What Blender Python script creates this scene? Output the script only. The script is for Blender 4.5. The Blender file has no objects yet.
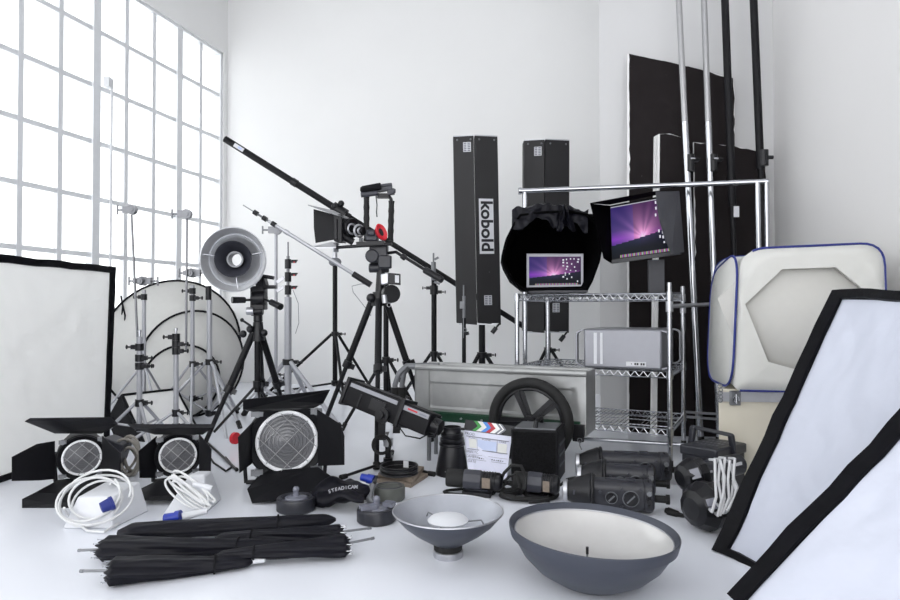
import bpy, math, random
from mathutils import Vector as V, Matrix, noise
random.seed(7)
COL = bpy.context.scene.collection
PI = math.pi
CH = 0.85; FP = 640.0; PIT = math.atan(10/640)

# ---------- photograph measurement helpers: pixel + real distance -> world point
def ray(px, py):
    u = (px-450)/FP; v = (300-py)/FP
    return V((u, math.cos(PIT)-v*math.sin(PIT), math.sin(PIT)+v*math.cos(PIT)))
def P(px, py, Y):
    d = ray(px, py); return V((0, 0, CH)) + d*(Y/d.y)
def F(px, py, z=0.0):
    d = ray(px, py); return V((0, 0, CH)) + d*((z-CH)/d.z)
def zat(py, Y, px=450): return P(px, py, Y).z

# ---------- materials
def lin(c):
    c = c/255.0
    return c/12.92 if c <= 0.04045 else ((c+0.055)/1.055)**2.4
def RGB(r, g, b): return (lin(r), lin(g), lin(b), 1)
MATS = {}
def mat(name, rgb, rough=0.5, metal=0.0, var=0.06, scale=30, bump=0.0, bscale=200, coat=0, spec=0.5, wear=None, trans=0):
    m = bpy.data.materials.new(name); m.use_nodes = True
    nt = m.node_tree; b = nt.nodes['Principled BSDF']
    c = RGB(*rgb)
    tc = nt.nodes.new('ShaderNodeTexCoord')
    n = nt.nodes.new('ShaderNodeTexNoise'); n.inputs['Scale'].default_value = scale; n.inputs['Detail'].default_value = 4
    nt.links.new(tc.outputs['Object'], n.inputs['Vector'])
    r = nt.nodes.new('ShaderNodeValToRGB')
    r.color_ramp.elements[0].position = 0.3; r.color_ramp.elements[1].position = 0.7
    r.color_ramp.elements[0].color = tuple(x*(1-var) for x in c[:3])+(1,)
    r.color_ramp.elements[1].color = tuple(min(1, x*(1+var)) for x in c[:3])+(1,)
    nt.links.new(n.outputs['Fac'], r.inputs['Fac'])
    out = r.outputs['Color']
    if wear:
        n3 = nt.nodes.new('ShaderNodeTexNoise'); n3.inputs['Scale'].default_value = wear[2]; n3.inputs['Detail'].default_value = 6
        nt.links.new(tc.outputs['Object'], n3.inputs['Vector'])
        r3 = nt.nodes.new('ShaderNodeValToRGB'); r3.color_ramp.elements[0].position = wear[1]; r3.color_ramp.elements[1].position = wear[1]+0.03
        nt.links.new(n3.outputs['Fac'], r3.inputs['Fac'])
        mx = nt.nodes.new('ShaderNodeMix'); mx.data_type = 'RGBA'
        nt.links.new(r3.outputs['Color'], mx.inputs['Factor']); nt.links.new(out, mx.inputs['A']); mx.inputs['B'].default_value = RGB(*wear[0])
        out = mx.outputs['Result']
    nt.links.new(out, b.inputs['Base Color'])
    b.inputs['Roughness'].default_value = rough; b.inputs['Metallic'].default_value = metal
    b.inputs['Coat Weight'].default_value = coat; b.inputs['Specular IOR Level'].default_value = spec
    if trans:
        tr = nt.nodes.new('ShaderNodeBsdfTranslucent'); tr.inputs['Color'].default_value = c
        ms = nt.nodes.new('ShaderNodeMixShader'); ms.inputs[0].default_value = trans
        o = nt.nodes['Material Output']
        nt.links.new(b.outputs[0], ms.inputs[1]); nt.links.new(tr.outputs[0], ms.inputs[2]); nt.links.new(ms.outputs[0], o.inputs[0])
    if bump:
        n2 = nt.nodes.new('ShaderNodeTexNoise'); n2.inputs['Scale'].default_value = bscale; n2.inputs['Detail'].default_value = 3
        nt.links.new(tc.outputs['Object'], n2.inputs['Vector'])
        bp = nt.nodes.new('ShaderNodeBump'); bp.inputs['Strength'].default_value = bump; bp.inputs['Distance'].default_value = 0.01
        nt.links.new(n2.outputs['Fac'], bp.inputs['Height']); nt.links.new(bp.outputs[0], b.inputs['Normal'])
    MATS[name] = m
    return m
def screen_mat(name, strength=1.0):
    m = bpy.data.materials.new(name); m.use_nodes = True
    nt = m.node_tree; b = nt.nodes['Principled BSDF']
    a = nt.nodes.new('ShaderNodeAttribute'); a.attribute_name = 'Col'
    b.inputs['Base Color'].default_value = (0.003, 0.003, 0.003, 1); b.inputs['Roughness'].default_value = 0.3; b.inputs['Specular IOR Level'].default_value = 0.08
    nt.links.new(a.outputs['Color'], b.inputs['Emission Color']); b.inputs['Emission Strength'].default_value = strength
    return m

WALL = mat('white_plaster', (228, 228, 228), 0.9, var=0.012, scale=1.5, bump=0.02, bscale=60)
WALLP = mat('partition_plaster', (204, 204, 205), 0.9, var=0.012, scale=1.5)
WALLR = mat('grey_white_plaster', (222, 221, 221), 0.9, var=0.012, scale=1.5, bump=0.02, bscale=60)
FLOOR = mat('glossy_white_floor', (229, 232, 240), 0.24, var=0.015, scale=1.2, bump=0.0, spec=0.55)
FRAME = mat('white_window_steel', (216, 218, 221), 0.5, var=0.02)
BLK = mat('black_powder_coat', (17, 17, 21), 0.5, var=0.15, scale=60, spec=0.22)
BLK2 = mat('satin_black_metal', (22, 22, 26), 0.35, metal=0.1, var=0.15, spec=0.4)
BLKF = mat('black_fabric', (13, 13, 18), 0.9, var=0.2, scale=12, bump=0.3, bscale=500, spec=0.3)
BLKN = mat('black_nylon', (8, 8, 18), 0.5, var=0.2, scale=14, bump=0.15, bscale=10, spec=0.22)
SBX = mat('black_softbox_nylon', (6, 6, 11), 0.42, var=0.25, scale=14, bump=0.3, bscale=25, spec=0.12)
GCABL = mat('pale_grey_cable', (196, 197, 200), 0.45, var=0.03)
BLKV = mat('black_velvet', (4, 4, 5), 1.0, var=0.1, spec=0.05)
BOARD = mat('black_painted_foam_board', (33, 29, 30), 0.9, var=0.12, scale=8, wear=((225, 222, 218), 0.76, 26), spec=0.2)
FOAM = mat('white_foam', (235, 235, 235), 0.9, var=0.02)
RUB = mat('black_rubber', (20, 20, 21), 0.75, var=0.1, bump=0.1)
PLAS = mat('black_plastic', (38, 39, 46), 0.38, var=0.1)
DGREY = mat('dark_grey_plastic', (55, 56, 64), 0.45, var=0.08)
PSIL = mat('satin_silver_pole', (168, 168, 170), 0.3, metal=0.6, var=0.03)
GREY = mat('mid_grey_metal', (120, 122, 126), 0.4, metal=0.4, var=0.08)
CHR = mat('chrome_steel', (186, 188, 193), 0.16, metal=1.0, var=0.03)
STS = mat('dull_stand_steel', (128, 129, 133), 0.35, metal=0.7, var=0.05)
ALU = mat('brushed_aluminium', (190, 191, 196), 0.35, metal=0.85, var=0.04)
SIL = mat('silver_painted_tube', (170, 171, 177), 0.38, metal=0.4, var=0.03)
SILD = mat('silver_dish_lining', (214, 215, 219), 0.28, metal=0.55, var=0.03)
WHT = mat('white_plastic', (212, 214, 219), 0.45, var=0.02)
WCAB = mat('white_cable_rubber', (212, 213, 214), 0.5, var=0.02)
GCAB = mat('grey_cable_rubber', (140, 136, 130), 0.5, var=0.05)
BLUE = mat('blue_plastic', (24, 48, 150), 0.35, var=0.1)
NAVY = mat('navy_piping', (28, 42, 120), 0.6, var=0.1)
RED = mat('red_rubber', (196, 26, 44), 0.5, var=0.06)
DIFF = mat('white_diffuser_fabric', (194, 198, 211), 0.8, var=0.01, scale=6, bump=0.5, bscale=9)
DIFP = mat('translucent_panel_fabric', (240, 240, 238), 0.8, var=0.01, scale=6, bump=0.1, bscale=25, trans=0.22)
DIFG = mat('pale_grey_diffuser_fabric', (242, 242, 241), 0.8, var=0.01, scale=6, bump=0.1, bscale=25)
DIFS = mat('translucent_reflector_cloth', (226, 226, 224), 0.7, var=0.02, trans=0.35)
DISHG = mat('slate_painted_dish', (60, 64, 75), 0.42, var=0.05, metal=0.15)
DISHW = mat('matt_white_dish_lining', (196, 195, 194), 0.30, var=0.02, metal=0.3, coat=0.4)
DISHS = mat('satin_silver_dish_lining', (172, 175, 183), 0.42, metal=0.6, var=0.03)
ZINC = mat('worn_galvanised_steel', (165, 166, 166), 0.40, metal=0.5, var=0.2, scale=4, wear=((176, 177, 177), 0.58, 5), bump=0.05, bscale=15)
GREEN = mat('green_painted_steel', (14, 58, 38), 0.45, var=0.15)
BEIGE = mat('beige_painted_wood', (218, 212, 196), 0.6, var=0.04, scale=6)
TAUPE = mat('brown_chipboard', (128, 116, 104), 0.8, var=0.12, scale=80)
LENS = mat('fresnel_lens_glass', (112, 113, 117), 0.28, var=0.08, scale=8, coat=0.3)
RINGW = mat('bright_lens_ring', (244, 245, 248), 0.4, metal=0.15, var=0.02)
WIRE = mat('guard_wire', (170, 170, 172), 0.4, metal=0.6, var=0.02)
LABW = mat('white_label_paper', (212, 213, 218), 0.6, var=0.02)
INK = mat('black_ink', (20, 20, 26), 0.7, var=0.02)
MACS = mat('anodised_aluminium', (146, 147, 154), 0.38, metal=0.4, var=0.02)
CASE = mat('black_coated_case', (24, 23, 26), 0.6, var=0.12, scale=5, wear=((120, 120, 124), 0.76, 22))
TENT = mat('white_tent_nylon', (246, 246, 243), 0.7, var=0.015, bump=0.1, bscale=12, trans=0.45)
TENTG = mat('white_tent_mesh', (226, 225, 221), 0.8, var=0.015, trans=0.3)
CLAPW = mat('white_acrylic_slate', (212, 214, 232), 0.3, var=0.01)
BLUEP = mat('pale_blue_print', (186, 197, 226), 0.4, var=0.02)
CLB = mat('clap_blue', (70, 130, 205), 0.4, var=0.02)
CLG = mat('clap_green', (50, 140, 60), 0.4, var=0.02)
CLR = mat('clap_red', (175, 40, 55), 0.4, var=0.02)
CLGR = mat('clap_grey', (120, 122, 132), 0.4, var=0.02)
CREAM = mat('cream_print', (214, 215, 212), 0.4, var=0.02)
CLEAR = mat('frosted_clear_plastic', (112, 114, 126), 0.25, var=0.03, coat=0.5)
KHAKI = mat('olive_grey_plastic', (82, 84, 80), 0.5, var=0.05)
SCR = screen_mat('lit_display', 0.42)

# ---------- mesh builder
class MB:
    def __init__(s): s.v = []; s.f = []; s.m = []; s.mi = 0
    def add(s, vs, fs):
        o = len(s.v); s.v += [V(x) for x in vs]; s.f += [tuple(i+o for i in f) for f in fs]; s.m += [s.mi]*len(fs); return s
    def obox(s, c, ax, ay, az):
        c, ax, ay, az = V(c), V(ax), V(ay), V(az)
        if ax.cross(ay).dot(az) < 0: az = -az
        vs = [c+ax*i+ay*j+az*k for i in (-1, 1) for j in (-1, 1) for k in (-1, 1)]
        return s.add(vs, [(0, 1, 3, 2), (4, 6, 7, 5), (0, 4, 5, 1), (2, 3, 7, 6), (0, 2, 6, 4), (1, 5, 7, 3)])
    def box(s, c, sz): return s.obox(c, (sz[0]/2, 0, 0), (0, sz[1]/2, 0), (0, 0, sz[2]/2))
    def lathe(s, a, axis, prof, n=24, closed=False):
        a = V(a); z = V(axis).normalized(); x = z.orthogonal().normalized(); y = z.cross(x)
        o = len(s.v); vs = []; fs = []
        for t, r in prof:
            for i in range(n):
                an = 2*PI*i/n; vs.append(a+z*t+(x*math.cos(an)+y*math.sin(an))*max(r, 1e-5))
        k = len(prof)
        for j in range(k-1 if not closed else k):
            j2 = (j+1) % k
            for i in range(n):
                i2 = (i+1) % n; fs.append((j*n+i, j*n+i2, j2*n+i2, j2*n+i))
        return s.add(vs, fs)
    def cyl(s, a, b, r, r2=None, n=12):
        a, b = V(a), V(b); L = (b-a).length
        if r2 is None: r2 = r
        return s.lathe(a, b-a, [(0, 0), (0, r), (L, r2), (L, 0)], n)
    def tube(s, pts, r, n=8, closed=False):
        pts = [V(p) for p in pts]; k = len(pts)
        T = []
        for i in range(k):
            if closed: t = pts[(i+1) % k]-pts[i-1]
            else: t = pts[min(i+1, k-1)]-pts[max(i-1, 0)]
            T.append(t.normalized() if t.length > 1e-9 else V((0, 0, 1)))
        x = T[0].orthogonal().normalized(); vs = []; fs = []
        for i in range(k):
            x = (x-T[i]*x.dot(T[i]))
            x = x.normalized() if x.length > 1e-6 else T[i].orthogonal().normalized()
            y = T[i].cross(x)
            rr = r[i] if isinstance(r, (list, tuple)) else r
            for j in range(n):
                an = 2*PI*j/n; vs.append(pts[i]+(x*math.cos(an)+y*math.sin(an))*rr)
        for i in range(k if closed else k-1):
            i2 = (i+1) % k
            for j in range(n):
                j2 = (j+1) % n; fs.append((i*n+j, i*n+j2, i2*n+j2, i2*n+j))
        if not closed:
            fs.append(tuple(range(n))[::-1]); fs.append(tuple((k-1)*n+j for j in range(n)))
        return s.add(vs, fs)
    def torus(s, c, axis, R, r, n=32, m=8):
        c = V(c); z = V(axis).normalized(); x = z.orthogonal().normalized(); y = z.cross(x)
        return s.tube([c+(x*math.cos(2*PI*i/n)+y*math.sin(2*PI*i/n))*R for i in range(n)], r, m, True)
    def prism(s, poly, off):
        poly = [V(p) for p in poly]; off = V(off); n = len(poly)
        return s.add(poly+[p+off for p in poly], [tuple(range(n))[::-1], tuple(range(n, 2*n))]+[(i, (i+1) % n, n+(i+1) % n, n+i) for i in range(n)])
    def ball(s, c, r, n=14, sc=(1, 1, 1)):
        c = V(c); vs = []; fs = []
        m = max(6, n//2+1)
        for j in range(m+1):
            th = PI*j/m
            for i in range(n):
                ph = 2*PI*i/n
                vs.append(c+V((math.sin(th)*math.cos(ph)*sc[0], math.sin(th)*math.sin(ph)*sc[1], math.cos(th)*sc[2]))*r)
        for j in range(m):
            for i in range(n): fs.append((j*n+i, (j+1)*n+i, (j+1)*n+(i+1) % n, j*n+(i+1) % n))
        return s.add(vs, fs)
    def grid(s, fn, nu, nv):
        vs = [fn(i/nu, j/nv) for j in range(nv+1) for i in range(nu+1)]
        fs = [(j*(nu+1)+i, j*(nu+1)+i+1, (j+1)*(nu+1)+i+1, (j+1)*(nu+1)+i) for j in range(nv) for i in range(nu)]
        return s.add(vs, fs)

LOC = {}
def setp(o, label=None, cat=None, group=None, kind=None):
    if label: o['label'] = label
    if cat: o['category'] = cat
    if group: o['group'] = group
    if kind: o['kind'] = kind
def mkmesh(name, mb, mats, loc, bevel=0, smooth=True, solid=0, ang=38):
    me = bpy.data.meshes.new(name)
    me.from_pydata([v-loc for v in mb.v], [], mb.f); me.update()
    for m in (mats if isinstance(mats, (list, tuple)) else [mats]): me.materials.append(m)
    for p, i in zip(me.polygons, mb.m): p.material_index = i
    import bmesh
    bm = bmesh.new(); bm.from_mesh(me); bmesh.ops.remove_doubles(bm, verts=bm.verts, dist=1e-6)
    bmesh.ops.recalc_face_normals(bm, faces=bm.faces); bm.to_mesh(me); bm.free()
    if smooth:
        me.shade_smooth(); me.set_sharp_from_angle(angle=math.radians(ang))
    o = bpy.data.objects.new(name, me); COL.objects.link(o)
    if solid:
        md = o.modifiers.new('thickness', 'SOLIDIFY'); md.thickness = solid; md.offset = 0
    if bevel:
        md = o.modifiers.new('bevel', 'BEVEL'); md.width = bevel; md.segments = 2; md.limit_method = 'ANGLE'; md.angle_limit = math.radians(40)
    return o
def thing(name, label, cat, loc, group=None):
    o = bpy.data.objects.new(name, None); COL.objects.link(o); o.empty_display_size = 0.05
    o.location = V(loc); LOC[o] = V(loc); setp(o, label, cat, group); return o
def part(name, mb, m, parent, label=None, **k):
    loc = LOC[parent]; o = mkmesh(name, mb, m, loc, **k); o.parent = parent; LOC[o] = loc
    if label: o['label'] = label
    return o
def solo(name, mb, m, label, cat, loc, group=None, **k):
    o = mkmesh(name, mb, m, V(loc), **k); o.location = V(loc); LOC[o] = V(loc); setp(o, label, cat, group); return o
def struct(name, mb, m, parent=None, **k):
    if parent: return part(name, mb, m, parent, **k)
    o = mkmesh(name, mb, m, V((0, 0, 0)), **k); LOC[o] = V((0, 0, 0)); o['kind'] = 'structure'; return o
def text_mb(body, origin, ex, ey, size, depth=0.0015, bold=0.0, tall=1.0):
    cu = bpy.data.curves.new('t', 'FONT'); cu.body = body; cu.size = 1; cu.extrude = 0; cu.offset = bold
    cu.align_x = 'CENTER'; cu.align_y = 'CENTER'; cu.resolution_u = 3
    ob = bpy.data.objects.new('t', cu); COL.objects.link(ob)
    dg = bpy.context.evaluated_depsgraph_get(); me = bpy.data.meshes.new_from_object(ob.evaluated_get(dg))
    ex, ey, origin = V(ex).normalized(), V(ey).normalized(), V(origin)
    mb = MB(); mb.add([origin+ex*(v.co.x*size)+ey*(v.co.y*size*tall) for v in me.vertices], [tuple(p.vertices) for p in me.polygons])
    bpy.data.objects.remove(ob); bpy.data.curves.remove(cu); bpy.data.meshes.remove(me)
    return mb
def wob(p, s=3.0, a=0.01): return noise.noise(V(p)*s)*a

# ---------- camera, world, room
cam = bpy.data.cameras.new('camera'); co = bpy.data.objects.new('camera', cam); COL.objects.link(co)
cam.sensor_width = 36; cam.lens = FP*36/900; cam.clip_end = 200
co.location = (0, 0, CH); co.rotation_euler = (PI/2+PIT, 0, 0)
bpy.context.scene.camera = co

K = 0.272; N = math.hypot(1, K)
EB = V((K, 1, 0))/N; ER = V((1, -K, 0))/N; UP = V((0, 0, 1))
D_B = 6.64; W_L = 4.56; D_P = 4.75; ZC = 4.9
def R(a, b, z): return ER*a+EB*b+UP*z        # room frame
# corners
xpart = P(600, 300, 1); u6 = (600-450)/FP
Yp = D_P*N/(1+K*u6); PJ = V((Yp*u6, Yp, 0)); aJ = PJ.dot(ER)
uc = (775-450)/FP; Yc = D_P*N/(1+K*uc); CR = V((Yc*uc, Yc, 0)); WR0 = V((1.69, -1.2, 0))
mb = MB(); mb.add([R(-W_L-0.2, -3.5, 0), V((2.6, -4.6, 0)), CR+V((0.6, 0.6, 0)), R(2.2, D_B+0.2, 0), R(-W_L-0.2, D_B+0.2, 0)], [(0, 1, 2, 3, 4)])
mb.add([v-UP*0.1 for v in mb.v[:5]], [(4, 3, 2, 1, 0)])
struct('floor', mb, FLOOR, smooth=False)
mb = MB(); mb.obox((R(-W_L, D_B, 0)+R(aJ+0.4, D_B, ZC))/2+EB*0.1, ER*(aJ+0.4+W_L)/2, EB*0.1, UP*ZC/2); struct('wall_back', mb, WALL, smooth=False)
mb = MB(); aC = CR.dot(ER); mb.obox(R((aJ+aC)/2+0.2, D_P+1.0, ZC/2), ER*((aC-aJ)/2+0.2), EB*1.0, UP*ZC/2); struct('wall_partition', mb, WALLP, smooth=False)
dr = (CR-WR0).normalized(); nr = V((dr.y, -dr.x, 0))
mb = MB(); mb.obox((CR+WR0)/2+nr*0.1+UP*ZC/2, (CR-WR0)/2, nr*0.1, UP*ZC/2); struct('wall_right', mb, WALLR, smooth=False)
# window on the left wall
def wt(px):   # distance along the wall (EB) of the wall point seen at column px
    u = (px-450)/FP; Y = W_L*N/(K-u); X = u*Y; return V((X, Y, 0)).dot(EB)
lines = [wt(x) for x in (22.7, 62.7, 98.7, 130.5, 157.5, 182, 204, 223)]
st = (lines[-1]-lines[0])/7
w1 = lines[-1]; ncol = 23; w0 = w1-st*ncol  # columns past the view are added towards the camera for more daylight
YJ = (R(-W_L, w1, 0)).y
zt = zat(53, YJ, 223); rows = [zat(y, YJ, 223) for y in (53, 93.5, 135, 180, 224, 268)]
rh = (rows[0]-rows[-1])/5; zb = zt-6*rh
mb = MB()
def wl(b0, b1, z0, z1, m=mb): m.obox(R(-W_L-0.1, (b0+b1)/2, (z0+z1)/2), ER*0.1, EB*(b1-b0)/2, UP*(z1-z0)/2)
wl(w1, D_B+0.2, 0, ZC); wl(w0, w1, 0, zb); wl(w0, w1, zt, ZC); wl(-3.5, w0, 0, ZC)
struct('wall_left', mb, WALL, smooth=False)
win = bpy.data.objects.new('window_1', None); COL.objects.link(win); win['kind'] = 'structure'; win.location = R(-W_L-0.08, (w0+w1)/2, zb); LOC[win] = win.location.copy()
mb = MB(); c = -W_L-0.06
for (b0, b1, z0, z1) in ((w0, w1, zt-0.03, zt), (w0, w1, zb, zb+0.04), (w0, w0+0.04, zb, zt), (w1-0.04, w1, zb, zt)):
    mb.obox(R(c, (b0+b1)/2, (z0+z1)/2), ER*0.04, EB*(b1-b0)/2, UP*(z1-z0)/2)
part('window_frame', mb, FRAME, win, smooth=False)
for i in range(1, ncol):
    thick = (i % 3 == 0)
    b = w1-st*i
    # thick mullions fall on the 3rd and 6th bars from the corner
    th = 0.042 if i % 3 == 2 else 0.024
    mb = MB(); mb.obox(R(c, b, (zb+zt)/2), ER*(0.035 if th > 0.03 else 0.02), EB*th, UP*(zt-zb)/2)
    part('mullion', mb, FRAME, win, smooth=False)
for j in range(1, 6):
    mb = MB(); mb.obox(R(c, (w0+w1)/2, zt-rh*j), ER*0.018, EB*(w1-w0)/2, UP*0.02)
    part('transom', mb, FRAME, win, smooth=False)
mb = MB(); b = w1-st*5-0.02
mb.cyl(R(-W_L+0.02, b+0.14, zt-rh*5.4), R(-W_L+0.02, b+0.14, zt-rh*1.85), 0.012); mb.box(R(-W_L+0.02, b+0.1, zt-rh*1.9), (0.05, 0.08, 0.09))
part('window_opener', mb, FRAME, win)
gl = bpy.data.materials.new('window_glass'); gl.use_nodes = True; nt = gl.node_tree; nt.nodes.clear()
o_ = nt.nodes.new('ShaderNodeOutputMaterial'); t_ = nt.nodes.new('ShaderNodeBsdfTransparent'); g_ = nt.nodes.new('ShaderNodeBsdfGlossy'); g_.inputs['Roughness'].default_value = 0.03
fr = nt.nodes.new('ShaderNodeFresnel'); mx = nt.nodes.new('ShaderNodeMixShader'); t_.inputs[0].default_value = (0.97, 0.98, 0.98, 1)
mx.inputs[0].default_value = 0.04; nt.links.new(t_.outputs[0], mx.inputs[1]); nt.links.new(g_.outputs[0], mx.inputs[2]); nt.links.new(mx.outputs[0], o_.inputs[0])
mb = MB(); mb.obox(R(c, (w0+w1)/2, (zb+zt)/2), ER*0.003, EB*(w1-w0)/2, UP*(zt-zb)/2); part('window_glass', mb, gl, win, smooth=False)
mb = MB(); mb.obox(R(-W_L+0.03, (w0+w1)/2, zb-0.02), ER*0.09, EB*((w1-w0)/2+0.05), UP*0.02); part('window_sill', mb, FRAME, win, smooth=False)
# ceiling
mb = MB(); mb.obox(R(-1.2, 1.6, ZC+0.1), ER*3.6, EB*5.2, UP*0.1); struct('ceiling', mb, WALL, smooth=False)

w = bpy.data.worlds.new('World'); bpy.context.scene.world = w; w.use_nodes = True
bg = w.node_tree.nodes['Background']; bg.inputs[0].default_value = (0.985, 0.99, 1.0, 1); bg.inputs[1].default_value = 1.5
def area(name, loc, target, sx, sy, power, col=(1, 1, 1)):
    l = bpy.data.lights.new(name, 'AREA'); l.shape = 'RECTANGLE'; l.size = sx; l.size_y = sy; l.energy = power; l.color = col
    o = bpy.data.objects.new(name, l); COL.objects.link(o); o.location = V(loc)
    o.rotation_euler = (V(target)-V(loc)).to_track_quat('-Z', 'Y').to_euler(); return o
sc = bpy.context.scene
sc.view_settings.view_transform = 'Standard'; sc.view_settings.look = 'None'; sc.view_settings.gamma = 1; sc.view_settings.use_curve_mapping = False
sc.view_settings.exposure = 0.95
# =====================================================================  generic makers
def softbox(name, label, cor, lip, depth, band, rec, group=None, wr=0.006, seed=0, back=0.35, diffm=None, bt=1.0, bb=1.0, shell=True, kind='softbox'):
    """cor: TL TR BR BL corners of the lip's front edge; the bag narrows to a speed ring behind"""
    TL, TR, BR, BL = [V(c) for c in cor]
    C = (TL+TR+BR+BL)/4; n = (TR-BL).cross(TL-BR).normalized()
    if n.dot(V((0, 0, CH))-C) < 0: n = -n
    base = min(cor, key=lambda c: c[2])
    t = thing(name, label, kind, (C.x, C.y, 0), group)
    def q(s, t_, off=0):    # bilinear with inset
        return (TL*(1-s)+TR*s)*(1-t_)+(BL*(1-s)+BR*s)*t_+n*off
    W = ((TR-TL).length+(BR-BL).length)/2; H = ((TL-BL).length+(TR-BR).length)/2
    a, b = band/W, band/H
    # lip: outer edge, inner edge set back a little, wrinkled
    def ringpts(s0, s1, t0, t1, off, k=14):
        pts = []
        for i in range(k): pts.append(q(s0+(s1-s0)*i/k, t0, off))
        for i in range(k): pts.append(q(s1, t0+(t1-t0)*i/k, off))
        for i in range(k): pts.append(q(s1-(s1-s0)*i/k, t1, off))
        for i in range(k): pts.append(q(s0, t1-(t1-t0)*i/k, off))
        return [p+V((wob(p+V((seed, 0, 0)), 7, wr), wob(p+V((0, seed+5, 0)), 7, wr), wob(p+V((0, 0, seed+9)), 7, wr))) for p in pts]
    r0 = ringpts(0, 1, 0, 1, -lip); r1 = ringpts(0, 1, 0, 1, 0); r2 = ringpts(a, 1-a, b*bt, 1-b*bb, -rec*0.5)
    r3 = ringpts(a*1.1, 1-a*1.1, b*1.1*bt, 1-b*1.1*bb, -rec)
    m = MB(); k = len(r0); vs = r0+r1+r2+r3
    m.add(vs, [(j*k+i, j*k+(i+1) % k, (j+1)*k+(i+1) % k, (j+1)*k+i) for j in range(3) for i in range(k)])
    part('lip', m, SBX, t, solid=0.003)
    m = MB()
    def fd(u, v):
        p = q(a*1.05+(1-2.1*a)*u, b*bt*1.05+(1-1.05*b*(bt+bb))*v, -rec)
        e = min(u, 1-u, v, 1-v)*6
        return p+n*(wob(p+V((seed, 1, 2)), 8, wr*1.5)+wob(p+V((seed, 7, 2)), 22, wr*0.6))*min(1, e+0.15)-n*0.004
    m.grid(fd, 46, 46); part('diffuser', m, diffm or DIFF, t)
    m = MB(); k4 = [q(0, 0, -lip), q(1, 0, -lip), q(1, 1, -lip), q(0, 1, -lip)]
    C2 = C-n*(lip+depth); kb = [C2+(p-C)*back-n*0 for p in k4]; kb = [p-n*((p-C2).dot(n)) for p in kb]
    m.add(k4+kb, [(i, (i+1) % 4, 4+(i+1) % 4, 4+i) for i in range(4)]+[(4, 5, 6, 7)])
    if shell: part('shell', m, BLKF, t, solid=0.003, smooth=False)
    return t

def feet_stand(name, label, px, Y, hub, top, r, feet, mat_leg=SIL, collars=(), mat_col=BLK2, group=None, low=None, tipm=RUB, spigot=True, seg=None, legr=None, knob_dir=1, topseg=None, ub=0.5):
    """light stand: base at column px and depth Y, hub / top / collars given by their rows"""
    b = F(px[0] if isinstance(px, tuple) else px, 310+CH*FP/Y)
    pxb = px[0] if isinstance(px, tuple) else px; pxt = px[1] if isinstance(px, tuple) else px
    ptop = P(pxt, top, Y)
    base = V((b.x, b.y, 0))
    ax = (ptop-base)/(ptop.z)
    at = lambda z: base+ax*z
    t = thing(name, label, 'light stand', base, group)
    zh = zat(hub, Y, pxb); zl = (zat(low, Y, pxb) if low else max(0.10, zh*0.42))
    segs = [zat(s, Y, pxt) for s in (seg or [])]
    zs = [zl-0.03]+sorted(segs)+[ptop.z]
    for i in range(len(zs)-1):
        m = MB(); rr = r*(0.78**i)
        m.cyl(at(zs[i]), at(zs[i+1]), rr, n=14); part('pole', m, mat_leg, t)
    if spigot:
        m = MB(); m.cyl(ptop, ptop+ax*0.03, r*0.5); m.cyl(ptop+ax*0.03, ptop+ax*0.045, r*0.7); part('spigot', m, CHR, t)
    for iz, z in enumerate([zh, zl]+[zat(c, Y, pxt) for c in collars]):
        knob_dir = -1 if iz % 3 == 2 else 1
        p = at(z); m = MB(); m.cyl(p-ax*0.022, p+ax*0.022, r*1.55, n=14)
        m.obox(p+V((r*2.0*knob_dir, -0.003, 0)), (r*0.9, 0, 0), (0, r*0.8, 0), (0, 0, 0.014))
        c = part('collar', m, mat_col, t)
        m = MB(); kx = r*2.9*knob_dir; m.cyl(p+V((kx, -0.004, 0)), p+V((kx+0.02*knob_dir, -0.004, 0)), 0.006); m.ball(p+V((kx+0.03*knob_dir, -0.004, 0)), 0.010, 8, (0.7, 1, 1.5))
        part('knob', m, mat_col, c)
    lr = legr or r*0.62
    for (dx, dy) in feet:
        f = base+V((dx, dy, lr)); h = at(zh)+V((dx, dy, 0)).normalized()*r*1.3
        g = part('leg', MB().cyl(h, f, lr, n=10), mat_leg, t)
        d = (f-h).normalized()
        part('rubber_foot', MB().cyl(f-d*0.05, f+V((0, 0, -lr*0.6)), lr*1.35, n=10), tipm, g)
        mid = h.lerp(f, ub); part('brace', MB().cyl(at(zl), mid, lr*0.7, n=8), mat_leg, t)
    return t, at

def grip_head(t, c, r=0.035, m=STS, side=-1):
    c = V(c); k = MB(); k.cyl(c+V((0, -0.02, 0)), c+V((0, 0.02, 0)), r, n=16); k.cyl(c+V((0, -0.026, 0)), c+V((0, -0.02, 0)), r*0.55, n=12)
    k.obox(c+V((r*1.3*side, 0, 0)), (r*0.5, 0, 0), (0, 0.018, 0), (0, 0, r*0.7))
    g = part('grip_head', k, m, t)
    k = MB(); k.cyl(c+V((r*1.3*side, 0, 0)), c+V((r*3.1*side, 0, 0)), 0.007); k.cyl(c+V((r*3.1*side, 0, -0.034)), c+V((r*3.1*side, 0, 0.034)), 0.007)
    part('t_handle', k, m, g)

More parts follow.
